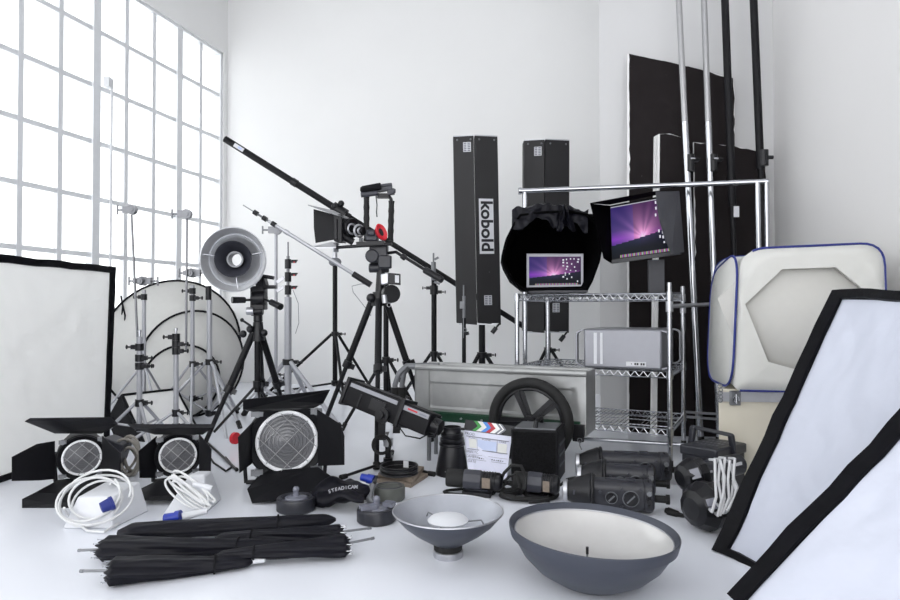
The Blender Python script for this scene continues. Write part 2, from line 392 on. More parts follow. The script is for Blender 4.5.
def barn_light(label, cx, cy, Y, rpx, doors, group, tilt=0.0, rot=0.0):
    c = P(cx, cy, Y); r = rpx*Y/FP
    d = (V((0, 0, CH))-c); d.z = 0; d = (d.normalized()+V((rot, 0, tilt))).normalized()     # looks roughly at the camera
    t = thing('fresnel_light', label, 'stage light', (c.x, c.y+0.1, 0), group)
    m = MB(); m.lathe(c, -d, [(0.0, r*1.02), (-0.012, r*1.28), (0.03, r*1.34), (0.10, r*1.34), (0.12, r*1.2), (0.34*r/0.1*0.6+0.12, r*1.1), (0.34*r/0.1*0.6+0.16, r*0.7), (0.34*r/0.1*0.6+0.16, 0)], 40)
    h = part('housing', m, BLK, t)
    zb_ = c.z-r*1.34
    s = MB(); x = d.cross(UP).normalized()
    for sd in (-1, 1):
        s.tube([c-d*0.16+x*sd*r*1.35, c-d*0.17+x*sd*r*1.5+V((0, 0, -r*0.3)), c-d*0.18+x*sd*r*1.4+V((0, 0, -c.z+0.012))], 0.010, 8)
    s.tube([c-d*0.18+x*r*1.4+V((0, 0, -c.z+0.012)), c-d*0.18-x*r*1.4+V((0, 0, -c.z+0.012))], 0.012, 8)
    part('yoke', s, BLK2, t)
    L = MB(); prof = []
    k = 16
    for i in range(k):
        r1 = r*(1-i/k); r2 = r*(1-(i+1)/k); prof += [(0.010+0.002*(i % 2 == 0)+0.006*(i/k), r1*0.99), (0.014+0.006*(i/k), r2*1.01)]
    prof.append((0.022, 0))
    L.lathe(c, d, [(-0.004, r*0.98)]+prof[1:], 40); part('fresnel_lens', L, LENS, t)
    g = MB(); g.torus(c+d*0.014, d, r*1.0, r*0.07, 48, 8); part('lens_ring', g, RINGW, t)
    g = MB(); z = x.cross(d).normalized()
    a1 = (x+z).normalized(); a2 = (x-z).normalized()
    for (A, B) in ((a1, a2), (a2, a1)):
        for o in (-0.55, 0, 0.55):
            hl = math.sqrt(1-o*o)*r
            g.cyl(c+d*0.03+A*o*r-B*hl, c+d*0.03+A*o*r+B*hl, 0.0016 if r < 0.12 else 0.002, n=6)
    part('wire_guard', g, WIRE, t)
    for ang in (45, 135, 225, 315):
        p = c+(x*math.cos(math.radians(ang))+z*math.sin(math.radians(ang)))*r*1.42
        g = MB(); g.cyl(p-d*0.005, p+d*0.03, r*0.13, n=12); g.obox(p+d*0.01, x*r*0.2, z*r*0.1, d*0.01); part('door_clip', g, GREY, t)
    rg = MB(); rg.torus(c+d*0.0, d, r*1.27, r*0.08, 40, 8); part('barn_ring', rg, BLK, t)
    for poly in doors:
        pts = [P(*q) for q in poly]
        nn = V((0, 0, 0))
        for i in range(len(pts)): nn += pts[i].cross(pts[(i+1) % len(pts)])
        m = MB(); m.prism(pts, nn.normalized()*0.003); part('barn_door', m, BLK, t, smooth=False)
    return t, c, d, r

# =====================================================================  LEFT: softbox, reflectors, stands
softbox('diffusion_panel', 'huge white diffusion panel with black edge standing at far left before the window', [P(-78, 246, 2.75), P(116, 267, 4.0), P(109, 446, 4.0), P(-78, 513, 2.75)], 0.05, 0.35, 0.036, 0.01, seed=1, wr=0.006, diffm=DIFP, shell=False, kind='panel')
def reflector(label, cx, cy, rx, ry, Y, group='round pop-up reflectors'):
    c = P(cx, cy, Y); A = rx*Y/FP; B = ry*Y/FP
    # a disc leaning back and turned a little
    x = V((1, 0.35, 0)).normalized()*(A*1.06); y = V((0, 0.18, 1)).normalized()*(B*1.0)
    bz = c.z-y.z; c = c-V((0, 0, min(0, bz)-0 if bz < 0.006 else bz-0.006)) if bz < 0.2 else c
    t = thing('round_reflector', label, 'reflector', (c.x, c.y, 0), group)
    n = x.cross(y).normalized()
    m = MB(); k = 48
    m.add([c]+[c+x*math.cos(2*PI*i/k)+y*math.sin(2*PI*i/k) for i in range(k)], [(0, 1+i, 1+(i+1) % k) for i in range(k)])
    part('cloth', m, DIFS, t, solid=0.002)
    m = MB(); m.tube([c+x*math.cos(2*PI*i/k)+y*math.sin(2*PI*i/k) for i in range(k)], 0.009, 8, True); part('black_rim', m, BLKF, t)
    return t, c, x, y
rt, rc, rx_, ry_ = reflector('largest round white reflector with black rim, behind the silver stands', 172, 346, 61, 67, 5.30)
m = MB(); p = P(121, 296, 5.25); m.tube([p, p+V((0.02, -0.02, -0.05)), p+V((0.05, -0.03, -0.16)), p+V((0.045, -0.03, -0.24)), p+V((0.02, -0.03, -0.2)), p+V((0.03, -0.03, -0.08)), p+V((0.0, 0, 0))], 0.007, 6)
part('carry_loop', m, BLKF, rt)
reflector('middle-sized round reflector leaning in front of the largest one', 192, 364, 46, 53, 5.17)
reflector('smallest round reflector with black rim, leaning low beside the silver stands', 181, 387, 34, 37, 5.03)
softbox('softbox', 'small tilted softbox with pale front and black sides on the floor behind the fresnel lights', [P(122, 394, 4.28), P(177, 388, 4.75), P(203, 436, 4.60), P(146, 447, 4.12)], 0.02, 0.22, 0.012, 0.004, seed=3, wr=0.002, diffm=DIFG, back=0.85)

G_ST = 'silver light stands on the left'
ft3 = lambda r, a: [(r*math.cos(math.radians(a+k*120)), r*math.sin(math.radians(a+k*120))) for k in range(3)]
def arm(t, x0, y0, x1, y1, Y, r=0.008, m=STS, name='arm'):
    part(name, MB().cyl(P(x0, y0, Y), P(x1, y1, Y), r), m, t)
t, at = feet_stand('light_stand', 'silver stand with leaning thin arm and grip heads, nearest the big left softbox', 144, 4.7, 366, 290, 0.014, ft3(0.34, 195), collars=(297,), mat_col=BLK2, group=G_ST, spigot=False)
grip_head(t, P(143, 281, 4.7), side=1); grip_head(t, P(140, 281, 4.67), 0.026, side=-1)
arm(t, 131.5, 215, 138, 350, 4.64, 0.0085); grip_head(t, P(132, 210, 4.62), 0.034)
t, at = feet_stand('light_stand', 'silver stand with upright thin arm and grip heads, left of the silver dish reflector', 192.5, 4.8, 364, 285, 0.015, ft3(0.36, 170), collars=(291, 298), group=G_ST, spigot=False)
grip_head(t, P(192, 273, 4.8), 0.036, side=1); grip_head(t, P(190, 273, 4.77), 0.026, side=-1)
arm(t, 187, 218, 186, 352, 4.74, 0.0085); grip_head(t, P(187, 214, 4.72), 0.036)
t, at = feet_stand('light_stand', 'plain silver stand with black sleeve top just left of the tripod of the dish reflector', 209.5, 4.85, 362, 300, 0.020, ft3(0.42, 200), low=413, group=G_ST, spigot=False)
part('top_sleeve', MB().cyl(P(208.5, 300, 4.85), P(208.5, 286, 4.85), 0.022), BLK2, t)
rk = P(235, 438, 3.95); part('red_knob', MB().cyl(rk-V((0.008, 0, 0)), rk+V((0.012, -0.01, 0)), 0.036, n=18), RED, t, label='red round knob')
part('leg', MB().cyl(P(214, 366, 4.8), rk+V((-0.01, 0.02, -0.28)), 0.011), SIL, t)
t, at = feet_stand('light_stand', 'short silver stand with black clamps ending below the small reflector top', 176, 4.1, 413, 335, 0.016, ft3(0.30, 210), collars=(337, 344, 351), group=G_ST)
t, at = feet_stand('light_stand', 'thick silver stand with black collars standing in front of the small tilted softbox', 139.5, 4.05, 403, 337, 0.017, ft3(0.27, 190), collars=(347, 358, 366), group=G_ST)
t, at = feet_stand('light_stand', 'silver stand with three black clamps behind the large fresnel light', 288, 4.9, 362, 297, 0.027, [(-0.42, 0.25), (0.48, -0.42), (0.1, 0.45)], collars=(), group='tall stands behind the tripods', low=405, spigot=False, topseg=None)
part('spigot', MB().cyl(P(288, 298, 4.9), P(288, 256, 4.9), 0.012).cyl(P(288, 256, 4.9), P(288, 242, 4.9), 0.006), STS, t)
for y in (264, 277, 290):
    p = P(288, y, 4.9); k = MB(); k.cyl(p-UP*0.036, p+UP*0.036, 0.025, n=16); k.obox(p+V((0.045, 0, 0.02)), (0.022, 0, 0), (0, 0.012, 0), (0.008, 0, 0.012)); c = part('clamp', k, BLK2, t)
    part('red_tab', MB().box(p+V((0.05, -0.014, 0.012)), (0.012, 0.006, 0.008)), RED, c)
m = MB(); p = P(293, 290, 4.85); m.tube([p+V((0, 0, 0)), p+V((0.04, 0, -0.1)), p+V((0.045, 0, -0.25)), p+V((0.02, 0, -0.33))], 0.0025, 6); part('safety_cord', m, GREY, t)
t, at = feet_stand('light_stand', 'thin silver stand carrying the slanted silver boom', 276, 5.5, 375, 233, 0.014, ft3(0.36, 100), collars=(), group='tall stands behind the tripods', spigot=False)
grip_head(t, P(277, 230, 5.5), 0.04, side=-1)
for y in (280, 289):
    p = P(277, y, 5.47); k = MB(); k.obox(p+V((0.03, 0, 0)), (0.03, 0, 0.02), (0, 0.01, 0), (-0.006, 0, 0.012)); part('clip', k, ALU, t)
# silver boom
Yb = 5.38
p0, p1 = P(243, 205, Yb), P(371, 285, Yb); dn = (p1-p0).normalized()
t = thing('lighting_boom', 'thin silver telescopic boom with black grip slanting down from the window corner', 'boom', P(278, 228, Yb))
L_ = (p1-p0).length
for (a, b, r, mm) in ((0, .1, .004, GREY), (.08, .23, .009, GREY), (.2, .34, .013, ALU), (.33, .87, .016, ALU)):
    part('tube_section', MB().cyl(p0+dn*L_*a, p0+dn*L_*b, r), mm, t)
for a in (.1, .17, .24, .34): part('lock_ring', MB().cyl(p0+dn*(L_*a-0.02), p0+dn*(L_*a+0.02), 0.021), BLK2 if a != .34 else ALU, t)
part('grip', MB().cyl(p0+dn*L_*.86, p1, 0.026), BLK2, t)
m = MB(); m.tube([p1, p1+V((-0.08, 0, 0.01)), p1+V((-0.16, 0, -0.01)), p1+V((-0.15, 0, -0.06)), p1+V((-0.04, 0, -0.2)), p1+V((0.0, 0, -0.26))], 0.003, 6); part('wire_loop', m, GREY, t)
# black stand in the middle with grey knob
t, at = feet_stand('light_stand', 'tall black stand with round grey knob just left of the video tripod', 335, 6.15, 334, 264, 0.023, [(-0.68, -0.05), (0.34, 0.3), (0.16, -0.42)], mat_leg=BLK, group='tall stands behind the tripods', low=383, spigot=False, legr=0.014, ub=0.93)
p = P(335, 262, 6.15); k = MB(); k.ball(p, 0.062, 18, (1, 0.7, 0.72)); part('round_knob', k, GREY, t); part('neck', MB().cyl(p, p+UP*0.16, 0.022), ALU, t)
# black boom
Yb = 5.75
p0, p1 = P(225, 139, Yb), P(523, 326, Yb); dn = (p1-p0).normalized(); L_ = (p1-p0).length
t = thing('boom_pole', 'long thick black boom pole crossing behind the video camera from upper left', 'boom', P(434, 270, Yb))
part('tube_section', MB().cyl(p0, p0+dn*L_*.42, 0.030, n=16), BLK, t); part('tube_section', MB().cyl(p0+dn*L_*.4, p1, 0.024, n=16), BLK, t)
k = MB(); k.cyl(p0+dn*L_*.235-dn*0.03, p0+dn*L_*.235+dn*0.02, 0.036, n=16); part('lock_ring', k, BLK2, t)
q = p0+dn*L_*.385; k = MB(); k.cyl(q-dn*0.07, q+dn*0.07, 0.05, n=16); k.ball(q+V((0.02, -0.03, 0.06)), 0.03, 10); k.ball(q+V((-0.04, -0.03, 0.035)), 0.03, 10); part('swivel_clamp', k, BLK2, t)
xd = dn; zd = V((0, -1, 0)).cross(dn).normalized(); zd = zd if zd.z > 0 else -zd
k = MB(); k.obox(p0+dn*L_*.05+V((0, -0.0305, 0)), dn*0.05, zd*0.017, V((0, 0.001, 0))); part('label', k, LABW, t, label='white printed label')
k = MB(); k.obox(p0+dn*(L_*.05+0.012)+V((0, -0.0318, 0)), dn*0.018, zd*0.01, V((0, 0.001, 0))); part('label_print', k, BLUEP, t)
t, at = feet_stand('light_stand', 'black stand with silver spigot holding the black boom, right of the video tripod', 434, 5.72, 354, 280, 0.024, ft3(0.35, 160), mat_leg=BLK, collars=(288, 292), group='tall stands behind the tripods', spigot=False)
k = MB(); k.cyl(P(433.5, 280, 5.66), P(433.5, 262, 5.66), 0.022); k.cyl(P(433.5, 262, 5.66), P(433.5, 253, 5.66), 0.008); k.obox(P(436.5, 258.5, 5.64), (0.018, 0, 0.01), (0, 0.01, 0), (-0.005, 0, 0.008)); k.obox(P(437, 283, 5.64), (0.025, 0, -0.01), (0, 0.01, 0), (0.005, 0, 0.008)); part('spigot_clamp', k, GREY, t)

# thin black stand in front of first light bank
t, at = feet_stand('light_stand', 'thin black stand with silver tip in front of the lettered black light bank', 464, 4.45, 372, 318, 0.014, ft3(0.3, 200), mat_leg=BLK, group='stands at the light banks', spigot=False)
k = MB(); k.cyl(P(464, 320, 4.45), P(464, 296, 4.45), 0.012); k.cyl(P(463.6, 297, 4.45), P(463.6, 285, 4.45), 0.005); k.box(P(462, 305, 4.43), (0.03, 0.03, 0.05)); part('extension', k, GREY, t)
k = MB(); k.cyl(P(465, 334, 4.43), P(469, 333, 4.43), 0.012); part('knob', k, BLK2, t)
k = MB(); k.torus(P(465, 330, 4.42), (0, 1, 0), 0.012, 0.003); k.tube([P(463.5, 318, 4.42), P(463.5, 338, 4.42)], 0.003, 6); part('safety_cord', k, GREY, t)

# =====================================================================  light banks on stands
def light_bank(label, x0, xm, x1, xb, y0, y1, Y, text):
    G = 'tall black light banks'
    # two long hinged boxes meeting in a shallow ridge, slightly tilted
    def pt(x, y, dy): return P(x, y, Y+dy)
    t = thing('light_bank', label, 'studio light', P((x0+x1)/2, y1, Y), G)
    sh = (xb-x0)
    def col(xa, xb_, da, db):
        m = MB()
        tl, tr = pt(xa, y0+abs(da)*22, da), pt(xb_, y0+(abs(db)*22), db); bl, br = pt(xa+sh, y1+(0 if True else 0), da), pt(xb_+sh, y1+2, db)
        bk = V((0, 0.12, 0))
        m.add([tl, tr, br, bl, tl+bk, tr+bk, br+bk, bl+bk], [(0, 1, 2, 3), (7, 6, 5, 4), (0, 4, 5, 1), (1, 5, 6, 2), (2, 6, 7, 3), (3, 7, 4, 0)])
        return m, (tl, tr, br, bl)
    m, L = col(x0, xm-0.4, 0.05, 0.0); part('left_case', m, CASE, t, bevel=0.004, smooth=False)
    m, Rr = col(xm+0.4, x1, 0.0, 0.05); part('right_case', m, CASE, t, bevel=0.004, smooth=False)
    k = MB()
    for (a, b) in ((L[0], L[1]), (Rr[0], Rr[1])): k.obox((a+b)/2+V((0, 0.06, 0.003)), (b-a)/2, (0, 0.062, 0), (0, 0, 0.004))
    part('top_edge', k, ALU, t)
    def sticker(q, fx, fy, w, h, body, rot=False):
        tl, tr, br, bl = q; X = (tr-tl); Yv = (bl-tl); o = tl+X*fx+Yv*fy; xn = X.normalized(); yn = Yv.normalized(); nn = xn.cross(yn).normalized()
        if nn.y > 0: nn = -nn
        m = MB(); m.obox(o+nn*0.004, xn*w/2, yn*h/2, nn*0.001); s = part('label', m, LABW, t)
        return o+nn*0.0065, xn, yn, nn, s
    for q, fx, fy in ((L, .68, .06), (Rr, .45, .88)):
        o, xn, yn, nn, s = sticker(q, fx, fy, 0.062, 0.075, '')
        k = MB()
        for j in range(5):
            for i in range(2): k.obox(o+xn*(i-0.5)*0.03+yn*(j-2)*0.014, xn*0.011, yn*0.0045, nn*0.0006)
        part('label_print', k, CLGR, s)
    if text:
        o, xn, yn, nn, s = sticker(Rr, .44, .485, 0.118, 0.43, '')
        tm = text_mb(text, o+nn*0.001, yn, xn, 0.15, bold=0.03, tall=1.0); w_ = max((v-o).dot(yn) for v in tm.v)
        if w_ > 0.19:
            tm = text_mb(text, o+nn*0.001, yn, xn, 0.15*0.195/w_, bold=0.03, tall=0.95)
        s['label'] = 'silver name plate lettered kobold'
        part('lettering', tm, INK, s, smooth=False)
    for q in (L, Rr):
        for s in (0.2, 0.85): part('rivet', MB().ball(q[0].lerp(q[1], s)+(q[3]-q[0])*0.02-V((0, 0.004, 0)), 0.008, 8), GREY, t)
    k = MB(); a = P(x1+sh-2, y1+1, Y); b = P(x1+sh-9, y1+10, Y); k.cyl(a, a.lerp(b, 0.4), 0.008); k.cyl(a.lerp(b, 0.4), b, 0.018); part('power_plug', k, BLK2, t)
    k = MB(); c = P((x0+x1)/2+sh, y1+1, Y+0.05); k.obox(c, ((x1-x0)*Y/FP/2*0.9, 0, 0), (0, 0.02, 0), (0, 0, 0.006)); part('mounting_bar', k, ALU, t)
    return t
light_bank('tall black light bank with silver kobold name plate, nearest the boom', 453, 474, 497.5, 456.5, 135.5, 323, 4.95, 'kobold')
light_bank('plain black light bank partly hidden behind the dark laptop hood', 524, 545, 569.5, 523.5, 139.5, 331, 5.35, '')
feet_stand('light_stand', 'black stand under the lettered black light bank', 482, 5.08, 355, 318, 0.026, ft3(0.36, 215), mat_leg=BLK, group='stands at the light banks', spigot=False)
feet_stand('light_stand', 'black stand under the light bank behind the wire shelf', 548, 5.48, 350, 326, 0.022, ft3(0.36, 215), mat_leg=BLK, group='stands at the light banks', spigot=False)
# =====================================================================  TRIPODS
def tripod_legs(t, top, feet, r, m=BLK, split=0.5, rt=0.03):
    for f in feet:
        f = V(f); top = V(top); d = (f-top).normalized(); h = top+V((d.x, d.y, 0)).normalized()*rt
        mid = h.lerp(f, split)
        g = part('leg', MB().cyl(h, mid, r, n=12).cyl(mid.lerp(h, 0.03), f, r*0.66, n=12), m, t)
        k = MB(); k.cyl(mid-d*0.025, mid+d*0.02, r*1.3, n=12); s_ = d.cross(V((0, 1, 0))).normalized(); k.obox(mid+s_*r*1.6, s_*r*0.8, d*0.016, d.cross(s_)*0.007); part('leg_clamp', k, BLK2, g)
        part('rubber_foot', MB().cyl(f-d*0.03, f+d*0.004, r*0.95, n=12), RUB, g)
# tripod with silver dish reflector
top = P(258, 333, 4.05)
t = thing('tripod', 'black camera tripod carrying the round silver dish reflector, with two pan handles', 'tripod', (top.x, top.y, 0))
tripod_legs(t, top, [F(203, 448, 0.01), F(292, 432, 0.01), F(264, 428, 0.01)], 0.021)
part('centre_column', MB().cyl(P(257.5, 322, 4.05), P(257.5, 392, 4.05), 0.019), BLK, t)
k = MB(); k.cyl(P(258, 341, 4.05), P(258, 322, 4.05), 0.042, 0.03, n=16)
for (x, y) in ((243, 334), (250, 329), (264, 333)): k.ball(P(x, y, 4.02), 0.024, 10)
part('crown', k, BLK2, t)
k = MB(); c = P(257.5, 384, 4.05)
k.cyl(c-UP*0.02, c+UP*0.02, 0.028); k.cyl(c, P(214, 432, 4.0), 0.009); k.cyl(c, P(278, 418, 4.1), 0.009); k.cyl(c, P(262, 415, 4.2), 0.009); part('spreader', k, BLK2, t)
k = MB(); k.cyl(P(258, 322, 4.05), P(258, 311, 4.05), 0.028, n=16); k.cyl(P(251, 312, 4.03), P(263, 311, 4.03), 0.026); k.obox(P(259, 298, 4.05), (0.045, 0, 0), (0, 0.04, 0), (0, 0, 0.075)); k.cyl(P(252, 298, 4.02), P(266, 298, 4.02), 0.045, n=16); k.obox(P(262, 284, 4.05), (0.03, 0, 0.01), (0, 0.04, 0), (-0.01, 0, 0.035))
part('pan_tilt_head', k, BLK2, t, bevel=0.006)
part('ball_joint', MB().cyl(P(247, 311, 4.02), P(254, 311, 4.02), 0.026).ball(P(249, 311, 4.02), 0.022, 10), ALU, t)
for (a, b, c_) in (((252, 300), (245, 300), (232, 300)), ((264, 299), (271, 302), (281, 307))):
    k = MB(); k.cyl(P(*a, 4.0), P(*b, 3.95), 0.008); k.cyl(P(*b, 3.95), P(*c_, 3.9), 0.019, 0.021); part('pan_handle', k, BLK2, t)
k = MB(); k.cyl(P(242, 320, 4.0), P(251, 326, 4.0), 0.007); k.ball(P(242, 320, 4.0), 0.013, 8); part('crank_lever', k, BLK2, t)
k = MB(); k.cyl(P(262, 276, 3.98), P(274, 278, 3.98), 0.012); k.cyl(P(263, 287, 3.98), P(276, 287, 3.98), 0.012); part('lock_knob', k, BLK2, t)
# silver dish reflector
c = P(235.5, 260, 3.92); ax = V((0.10, -1, -0.03)).normalized()
t = thing('dish_reflector', 'round silver dish reflector with dark inner bowl mounted on the black tripod', 'reflector', c)
m = MB(); m.lathe(c, ax, [(-0.10, 0.075), (-0.07, 0.11), (-0.03, 0.15), (0.02, 0.178), (0.055, 0.192), (0.06, 0.198), (0.064, 0.192), (0.055, 0.186), (0.02, 0.172), (-0.03, 0.144), (-0.07, 0.104), (-0.098, 0.07)], 56)
part('outer_dish', m, SILD, t)
m = MB(); m.lathe(c, ax, [(-0.095, 0.14), (-0.02, 0.165), (0.0, 0.155), (-0.08, 0.12)], 48, closed=True); part('inner_ring', m, WHT, t)
c2 = c+ax*0.01+V((-0.006, 0, 0.004))
m = MB(); m.lathe(c2, ax, [(-0.09, 0.040), (-0.06, 0.054), (-0.01, 0.090), (0.03, 0.106), (0.034, 0.111), (0.028, 0.111), (-0.012, 0.095), (-0.064, 0.060), (-0.11, 0.047)], 48); part('inner_bowl', m, DGREY, t)
m = MB(); m.lathe(c2, ax, [(-0.11, 0.046), (-0.02, 0.050), (-0.02, 0.040), (-0.11, 0.038)], 32, closed=True); part('centre_tube', m, GREY, t)
x = ax.cross(UP).normalized(); z = x.cross(ax)
for an in (10, 165, 262):
    d = x*math.cos(math.radians(an))+z*math.sin(math.radians(an)); part('bowl_strut', MB().cyl(c2+d*0.108+ax*0.02, c+d*0.185+ax*0.045, 0.004), CHR, t)
part('mount', MB().cyl(P(256, 273, 4.0), P(262, 286, 4.03), 0.022), BLK2, t)

# video tripod
top = P(379, 300, 4.0)
t = thing('video_tripod', 'tall black video tripod with fluid head carrying the camera rig', 'tripod', (top.x, top.y, 0))
tripod_legs(t, top, [F(317, 442, 0.012), F(376.5, 468, 0.012), F(433, 440, 0.012)], 0.021, rt=0.045, split=0.45)
k = MB(); k.cyl(P(379, 306, 4.0), P(379, 292, 4.0), 0.05, 0.04, n=16); k.ball(P(371, 298, 3.97), 0.03, 10); k.ball(P(389, 299, 3.97), 0.03, 10); k.cyl(P(380, 292, 4.0), P(381, 268, 4.0), 0.030, 0.026); part('crown', k, BLK2, t)
k = MB(); k.obox(P(379, 254, 4.0), (0.056, 0, 0), (0, 0.05, 0), (0, 0, 0.058)); k.cyl(P(372, 256, 3.93), P(372, 256, 4.06), 0.042, n=18); k.cyl(P(369, 268, 4.0), P(389, 268, 4.0), 0.03)
k.obox(P(385, 262, 3.95), (0.04, 0, 0), (0, 0.03, 0), (0, 0, 0.04)); part('fluid_head', k, PLAS, t, bevel=0.008)
k = MB(); k.tube([P(388, 253, 3.98), P(396, 252, 3.95), P(402, 256, 3.92), P(406, 258, 3.9), P(427, 271, 3.82)], 0.010); k.cyl(P(402, 256, 3.92), P(405, 258, 3.91), 0.018); k.cyl(P(425, 270, 3.82), P(442, 280, 3.76), 0.021); part('pan_handle', k, BLK2, t)
# transmitter box + reel hanging on the tripod
t2 = thing('wireless_receiver', 'small grey and black receiver box with display clipped to the video tripod', 'electronics', P(395, 276, 3.9))
k = MB(); k.obox(P(385, 279, 3.9), (0.024, 0, 0.004), (0, 0.02, 0), (0, 0, 0.034)); part('silver_body', k, ALU, t2, bevel=0.006)
k = MB(); k.obox(P(394.5, 279, 3.88), (0.036, 0, -0.003), (0, 0.02, 0), (0, 0, 0.034)); part('case', k, BLK2, t2, bevel=0.003)
k = MB(); k.obox(P(397, 279, 3.858), (0.012, 0, -0.001), (0, 0.002, 0), (0, 0, 0.022)); part('display', k, LABW, t2)
t2 = thing('cable_reel', 'small round black cable reel hanging on the video tripod crown', 'reel', P(392, 294, 3.9))
k = MB(); a = P(391, 294, 3.9); ax = V((0.5, -1, 0.1)).normalized(); k.cyl(a-ax*0.03, a+ax*0.02, 0.055, n=24); part('drum', k, BLK2, t2, bevel=0.004)
k = MB(); k.cyl(P(384, 295, 3.86), P(385, 303, 3.86), 0.016); part('badge', k, ALU, t2)
k = MB(); k.torus(P(389, 305, 3.85), ax, 0.012, 0.002, 16, 6); part('key_ring', k, ALU, t2)
# black stand behind tripod
feet_stand('light_stand', 'slim black stand directly behind the right leg of the video tripod', 386, 4.6, 360, 282, 0.019, [(-0.3, -0.1), (0.3, -0.12), (0.02, 0.34)], mat_leg=BLK, group='tall stands behind the tripods', spigot=False)

# camera rig
Yc_ = 3.95
t = thing('camera_rig', 'video camera rig with matte box, two upright handles and microphone on top', 'camera', P(379, 247, Yc_))
k = MB()
for dy in (-0.03, 0.03): k.cyl(P(336, 247.5, Yc_+dy), P(392, 244, Yc_+dy), 0.010)
k.obox(P(371, 244, Yc_), (0.085, 0, 0.004), (0, 0.05, 0), (0, 0, 0.012)); part('rail_rods', k, BLK2, t)
k = MB(); k.cyl(P(336, 252, Yc_), P(336, 243, Yc_), 0.016); k.cyl(P(361, 247, Yc_), P(361, 238, Yc_), 0.012); part('rod_bracket', k, GREY, t)
k = MB(); k.prism([P(313.5, 209, Yc_-0.05), P(334.5, 214.5, Yc_-0.05), P(337, 239, Yc_-0.05), P(315.5, 243, Yc_-0.05), P(313.8, 228, Yc_-0.05)], (0, 0.006, 0)); part('side_flag', k, BLK, t)
k = MB(); k.prism([P(308, 205.5, Yc_-0.12), P(338, 216, Yc_-0.10), P(352, 221, Yc_-0.02), P(350, 219, Yc_+0.06), P(333, 211, Yc_+0.1)], (0, 0, 0.005)); part('top_flag', k, GREY, t)
k = MB(); k.prism([P(311, 247.5, Yc_-0.12), P(336, 248, Yc_-0.10), P(337, 243, Yc_+0.04), P(331, 242.5, Yc_+0.1)], (0, 0, 0.004)); part('bottom_flag', k, ALU, t)
k = MB(); a = P(340, 229, Yc_)
k.obox(a, (0.026, 0, 0.0), (0, 0.07, 0), (0, 0, 0.082)); k.obox(P(345, 231, Yc_), (0.02, 0, 0), (0, 0.055, 0), (0, 0, 0.065)); k.cyl(P(336, 219, Yc_-0.07), P(336, 240, Yc_-0.07), 0.012); k.cyl(P(341, 217, Yc_-0.075), P(341, 243, Yc_-0.075), 0.009); part('matte_box', k, BLK2, t, bevel=0.004)
lx = V((1, -0.9, 0)).normalized(); a = P(350, 228, Yc_-0.02)
k = MB(); k.cyl(a-lx*0.06, a+lx*0.02, 0.062, n=24); k.torus(a+lx*0.022, lx, 0.05, 0.008, 24); k.torus(a-lx*0.03, lx, 0.063, 0.006, 24); part('lens', k, BLK2, t)
k = MB(); k.torus(P(352, 229, Yc_-0.06), lx, 0.03, 0.006, 24); k.torus(P(359, 231, Yc_-0.07), lx, 0.036, 0.007, 24); k.torus(P(360, 231, Yc_-0.08), lx, 0.016, 0.006, 20); part('lens_gear', k, ALU, t)
k = MB(); k.cyl(P(355, 231, Yc_-0.05), P(364, 231, Yc_-0.07), 0.026, n=20); k.cyl(P(343, 236, Yc_-0.04), P(353, 242, Yc_-0.04), 0.022, n=16); part('follow_focus', k, BLK, t)
k = MB(); k.obox(P(372, 236, Yc_), (0.038, 0, 0), (0, 0.045, 0), (0, 0, 0.034)); k.cyl(P(367, 233, Yc_-0.05), P(375, 233, Yc_-0.05), 0.02); part('camera_body', k, DGREY, t, bevel=0.008)
# red rubber eyecup: tilted oval cup
c = P(381.5, 232, Yc_-0.05); ax = V((0.62, -0.75, 0.1)).normalized(); zz = (UP*0.9+V((-0.38, 0, 0))).normalized(); xx = zz.cross(ax).normalized()
def oval(cc, a_, b_, k=28): return [cc+xx*math.cos(2*PI*i/k)*a_+zz*math.sin(2*PI*i/k)*b_ for i in range(k)]
rings = [oval(c-ax*0.05, 0.018, 0.026), oval(c, 0.036, 0.055), oval(c+ax*0.008, 0.033, 0.051), oval(c-ax*0.004, 0.014, 0.024)]
k = MB(); n_ = 28; k.add([p for r_ in rings for p in r_], [(j*n_+i, j*n_+(i+1) % n_, (j+1)*n_+(i+1) % n_, (j+1)*n_+i) for j in range(3) for i in range(n_)]); ec = part('eyecup', k, RED, t, label='red oval eyecup')
k = MB(); k.add(oval(c-ax*0.003, 0.015, 0.025), [tuple(range(28))]); part('eyepiece_glass', k, BLK2, ec)
for (x0, y0, x1, y1) in ((366.5, 196, 366.5, 241), (391.5, 201, 390.5, 241)):
    k = MB(); a = P(x0, y0, Yc_); b = P(x1, y1, Yc_); L0 = 12
    k.tube([a.lerp(b, i/L0) for i in range(L0+1)], [0.017+0.0025*(i % 3 == 0) for i in range(L0+1)], 12); part('handle', k, RUB, t)
k = MB(); k.tube([P(391.5, 203, Yc_), P(391, 199, Yc_), P(387, 194, Yc_)], 0.011); k.obox(P(383, 196, Yc_), (0.035, 0, 0), (0, 0.02, 0), (0, 0, 0.014)); part('top_bracket', k, BLK2, t)
t2 = thing('microphone', 'black shotgun microphone with foam cover mounted on top of the camera rig', 'microphone', P(376, 190, Yc_))
k = MB(); a = P(360, 190.5, Yc_-0.02); b = P(381, 186, Yc_-0.03); k.lathe(a, b-a, [(0, 0), (0.006, 0.018), (0.02, 0.024), (0.11, 0.022), ((b-a).length, 0.02), ((b-a).length+0.002, 0)], 20); part('foam_cover', k, BLKF, t2)
k = MB(); k.cyl(P(361, 195, Yc_-0.03), P(378, 193, Yc_-0.03), 0.016, n=14); part('barrel', k, DGREY, t2)
